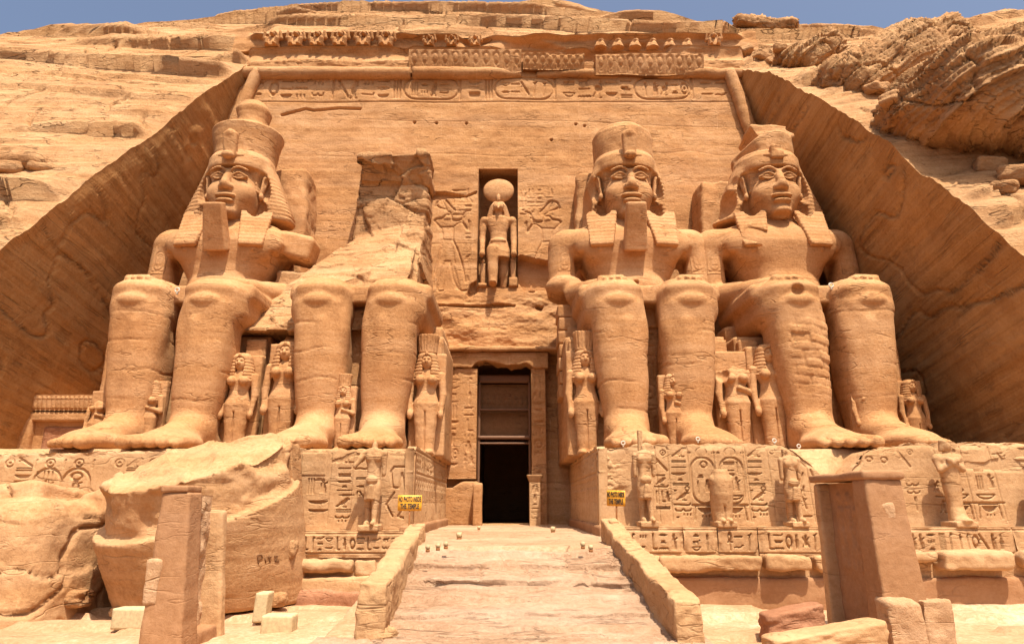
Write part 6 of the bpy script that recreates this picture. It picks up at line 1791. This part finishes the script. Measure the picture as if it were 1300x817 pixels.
for i, (px, py, Y, s) in enumerate([(475, 803, 12.2, .16), (484, 800, 12.3, .13), (466, 808, 12.1, .14), (492, 806, 12.0, .12), (864, 812, 11.9, .09)]):
    V, F = rough_box((-1, -1, -1), (1, 1, 1), .25, .4, .3, 1.2, i * 1.7, chip=.3); o = mesh_obj('small_stone', V, F, M_PED); p = P(px, py, Y); o.location = p; o.scale = (s * 1.3, s, s * .8); o.rotation_euler = (.2 * i, .1, i)
    tag(o, ['small loose stone beside the lower end of the step wall', 'small loose stone on the steps'][i > 3], 'stone', ['loose stones at the step wall end', 'loose stones on the steps'][i > 3])
V, F = rough_box((-.12, -.35, -.12), (.12, .35, .6), .05, .05, .04, 1.5, 6, chip=.06); o = mesh_obj('corner_stone', V, F, M_PED); o.location = (2.72, 18.9, .0); tag(o, 'upright corner stone at the top end of the step wall near the sign', 'stone')

# ------------------------------------------------------------------ signs
def text_part(body, size, loc, parent, extr=.002):
    cu = bpy.data.curves.new('lettering', 'FONT'); cu.body = body; cu.size = size; cu.align_x = 'CENTER'; cu.align_y = 'CENTER'; cu.extrude = extr; cu.space_character = 1.05
    cu.offset = .006 * size / .15
    o = bpy.data.objects.new('lettering', cu); COL.objects.link(o)
    dg = bpy.context.evaluated_depsgraph_get(); me = bpy.data.meshes.new_from_object(o.evaluated_get(dg)); bpy.data.objects.remove(o)
    m = bpy.data.objects.new('lettering', me); COL.objects.link(m); m.data.materials.clear(); m.data.materials.append(M_BLK); m.parent = parent; m.location = loc; m.rotation_euler = (math.pi / 2, 0, 0); return m
def sign(px, pbot, Y, x0, x1, y0, y1, label, rz, lean):
    b = P(px, pbot, Y); a = P(x0, y1, Y); d = P(x1, y0, Y)
    r = empty('notice_sign', b, label, 'sign', None, rz); r.rotation_euler = (0, lean, rz)
    w_ = (d[0] - a[0]) / math.cos(rz); zb, zt = a[2] - b[2], d[2] - b[2]
    V, F = rough_box((-.022, -.022, -.25), (.022, .022, zb + .02), .2, .008, .0); mesh_obj('post', V, F, M_POST, r)
    V, F = rough_box((-w_ / 2, -.035, zb), (w_ / 2, -.015, zt), .2, .006, .0); bd = mesh_obj('board', V, F, M_YELL, r)
    h = zt - zb
    t1 = text_part('NO PHOTO INSIDE', h * .40, (0, -.038, zb + h * .72), bd); t2 = text_part('THE TEMPLE', h * .40, (0, -.038, zb + h * .27), bd)
    for t_ in (t1, t2):
        wd = t_.dimensions.x
        lim = w_ * (.93 if t_ is t1 else .78)
        t_.scale = (lim / wd, 1.12, 1)
sign(519, 674, 20.6, 504, 535, 628, 648, 'yellow notice board on a thin post beside the fallen crown side step wall', math.radians(2), 0)
sign(783, 668, 20.2, 770, 790, 622, 642, 'narrower tilted yellow notice board beside the notched pedestal', math.radians(-38), .03)

# ------------------------------------------------------------------ floodlights and small fittings
def flood(px, py, Y, w_, label):
    v_ = (408.5 - py) / FPX; Y = min(35.0, (EYE - .03) * (CP - v_ * SP) / -(SP + v_ * CP))
    p = P(px, py, Y); s = w_ * Y / FPX
    r = empty('floodlight', p, label, 'floodlight', 'small box floodlights along the passage')
    V, F = rough_box((-s / 2, -s * .3, s * .04), (s / 2, s * .3, s * .95), .08, .02, .0); mesh_obj('housing', V, F, M_CREAM, r)
    V, F = rough_box((-s * .38, -s * .34, s * .16), (s * .38, -s * .29, s * .82), .1, .01, .0); mesh_obj('lens', V, F, M_CONC, r)
    V, F = rough_box((-s * .42, -s * .26, -.06), (s * .42, s * .26, s * .06), .1, .01, .0); mesh_obj('foot', V, F, M_POST, r)
for px, py, Y, w_, lab in [(583, 682, 30.5, 7, 'box floodlight on the passage floor left of the doorway by the broken jamb'), (702, 674, 33, 6, 'box floodlight right of the doorway below the shaded wall'), (543, 697, 19.4, 6, 'box floodlight nearest the yellow sign on the sunny plinth'), (556, 695, 20.2, 6, 'box floodlight next to the dark box by the sunny plinth'), (566, 693, 21.5, 6, 'dark-fronted box floodlight at the end of the sunny plinth'),
                           (740, 693, 20.6, 6, 'box floodlight by the shaded plinth near the doorway'), (750, 697, 19.8, 6, 'box floodlight by the shaded plinth near the step wall'), (608, 671, 35, 4, 'tiny box light beside the small post block of the doorway')]:
    flood(px, py, Y, w_, lab)
def ring_light(px, py, Y, lab):
    p = P(px, py, Y); r = empty('ring_spotlight', p, lab, 'spotlight', 'small white spotlights on the statues')
    V, F = tube([(.16 * math.cos(a), 0, .16 * math.sin(a)) for a in np.linspace(0, 2 * math.pi, 15)], .055, res=.07, amp=0, sides=8); mesh_obj('ring', V, F, M_WHITE, r); r.scale = (.62, .62, .62) if Y > 27 else (.42, .42, .42)
    V, F = rough_box((-.06, -.03, -.34), (.06, .1, -.12), .1, .01, 0); mesh_obj('bracket', V, F, M_WHITE, r)
for px, py, Y, lab in [(225, 368, 28.9, 'white ring spotlight between the knees of the knob-crowned colossus'), (854, 359, 28.9, 'white ring spotlight between the knees of the wide-crowned bearded colossus'), (1055, 362, 28.9, 'white ring spotlight between the knees of the beardless colossus'), (886, 557, 24.6, 'white ring spotlight on the pedestal edge between the toes of the bearded colossus'), (983, 559, 24.4, 'white ring spotlight on the pedestal edge above the headless statuette'), (1014, 566, 25.6, 'white ring spotlight on the pedestal near the notch'), (791, 562, 24.4, 'white ring spotlight at the broken corner of the notched pedestal')]:
    ring_light(px, py, Y, lab)

# ------------------------------------------------------------------ small chapel against the left wall
CHX, CHY = at(84, 32.4), 32.4
ch = empty('side_chapel', (CHX, CHY, 2.6), 'small carved chapel front with uraeus cornice in the shade of the side wall', 'chapel')
O = np.array(ch.location)
def cbx(nm, lo, hi, seed, mat=M_FACE):
    V, F = rough_box(lo, hi, .1, .04, .04, 1.2, seed, chip=.04); return mesh_obj(nm, V - O, F, mat, ch)
x0, x1 = CHX - 1.9, CHX + 1.9
zt = P(80, 522, CHY)[2]; ztt = P(80, 502, CHY)[2]
cbx('wall', (x0, CHY, 1.0), (x1, CHY + 3.2, zt), 1)
cbx('jamb', (x0 - .05, CHY - .3, 1.0), (x0 + .55, CHY + .1, zt - .35), 2); cbx('jamb', (x1 - .5, CHY - .3, 1.0), (x1 + .05, CHY + .1, zt - .35), 3)
cbx('lintel', (x0 - .05, CHY - .3, zt - .5), (x1 + .05, CHY + .1, zt - .05), 4)
cbx('roof_slab', (x0 - .1, CHY - .2, zt), (x1 + .1, CHY + 3.0, ztt - .04), 5)
c = Canvas(x0, x1, zt, ztt, .03)
n = 17
for i in range(n):
    x = x0 + (i + .5) * (x1 - x0) / n; h = ztt - zt
    c.ell(x, zt + h * .75, .07, .08, -.06); c.poly([(x - .08, zt + .1), (x + .08, zt + .1), (x + .06, zt + h * .62), (x - .06, zt + h * .62)], -.06)
V, F = relief_slab(c, lambda x, d, z: np.stack([x, CHY - .33 - .12 * (z - zt) / (ztt - zt) + d, z], 1) - O, thick=.3, amp=.02); mesh_obj('uraeus_frieze', V, F, M_FACE, ch)
o = cbx('door_recess', (CHX - .9, CHY - .06, 1.2), (CHX + .9, CHY + .2, zt - .75), 7, M_RED)

# names scratched by visitors
dg = bpy.context.evaluated_depsgraph_get(); dg.update()
def scratch(px, py, size, rot, strokes, label):
    """thin scratched letters laid on the rock they are cut in"""
    o0 = Vector((0, 0, EYE)); allV = []; allF = []; base = 0
    hits = []
    for pl in strokes:
        row = []
        pts = []
        for a, b in zip(pl[:-1], pl[1:]): pts += [(a[0] + (b[0] - a[0]) * t_, a[1] + (b[1] - a[1]) * t_) for t_ in np.linspace(0, 1, 5)]
        for a, b in pts:
            xx = px + size * (a * math.cos(rot) - b * math.sin(rot)); yy = py - size * (a * math.sin(rot) + b * math.cos(rot))
            d = (Vector(P(xx, yy, 30)) - o0).normalized()
            ok, loc, nn, _, ob, _ = SC.ray_cast(dg, o0, d)
            if ok: row.append(loc - nn * .0 + nn * .004)
        if len(row) > 2: hits.append(row)
    for row in hits:
        V, F = tube([tuple(p) for p in row], .022, res=.04, amp=0, sides=5)
        allV.append(V); allF += [tuple(i + base for i in q) for q in F]; base += len(V)
    return (np.concatenate(allV), allF) if allV else None
drum = bpy.data.objects['fallen_crown_block']
res_ = scratch(328, 715, 11, math.radians(8), segs_, '')
if res_:
    mesh_obj('scratched_letters', res_[0] - np.array(drum.location), res_[1], M_DARK, drum)
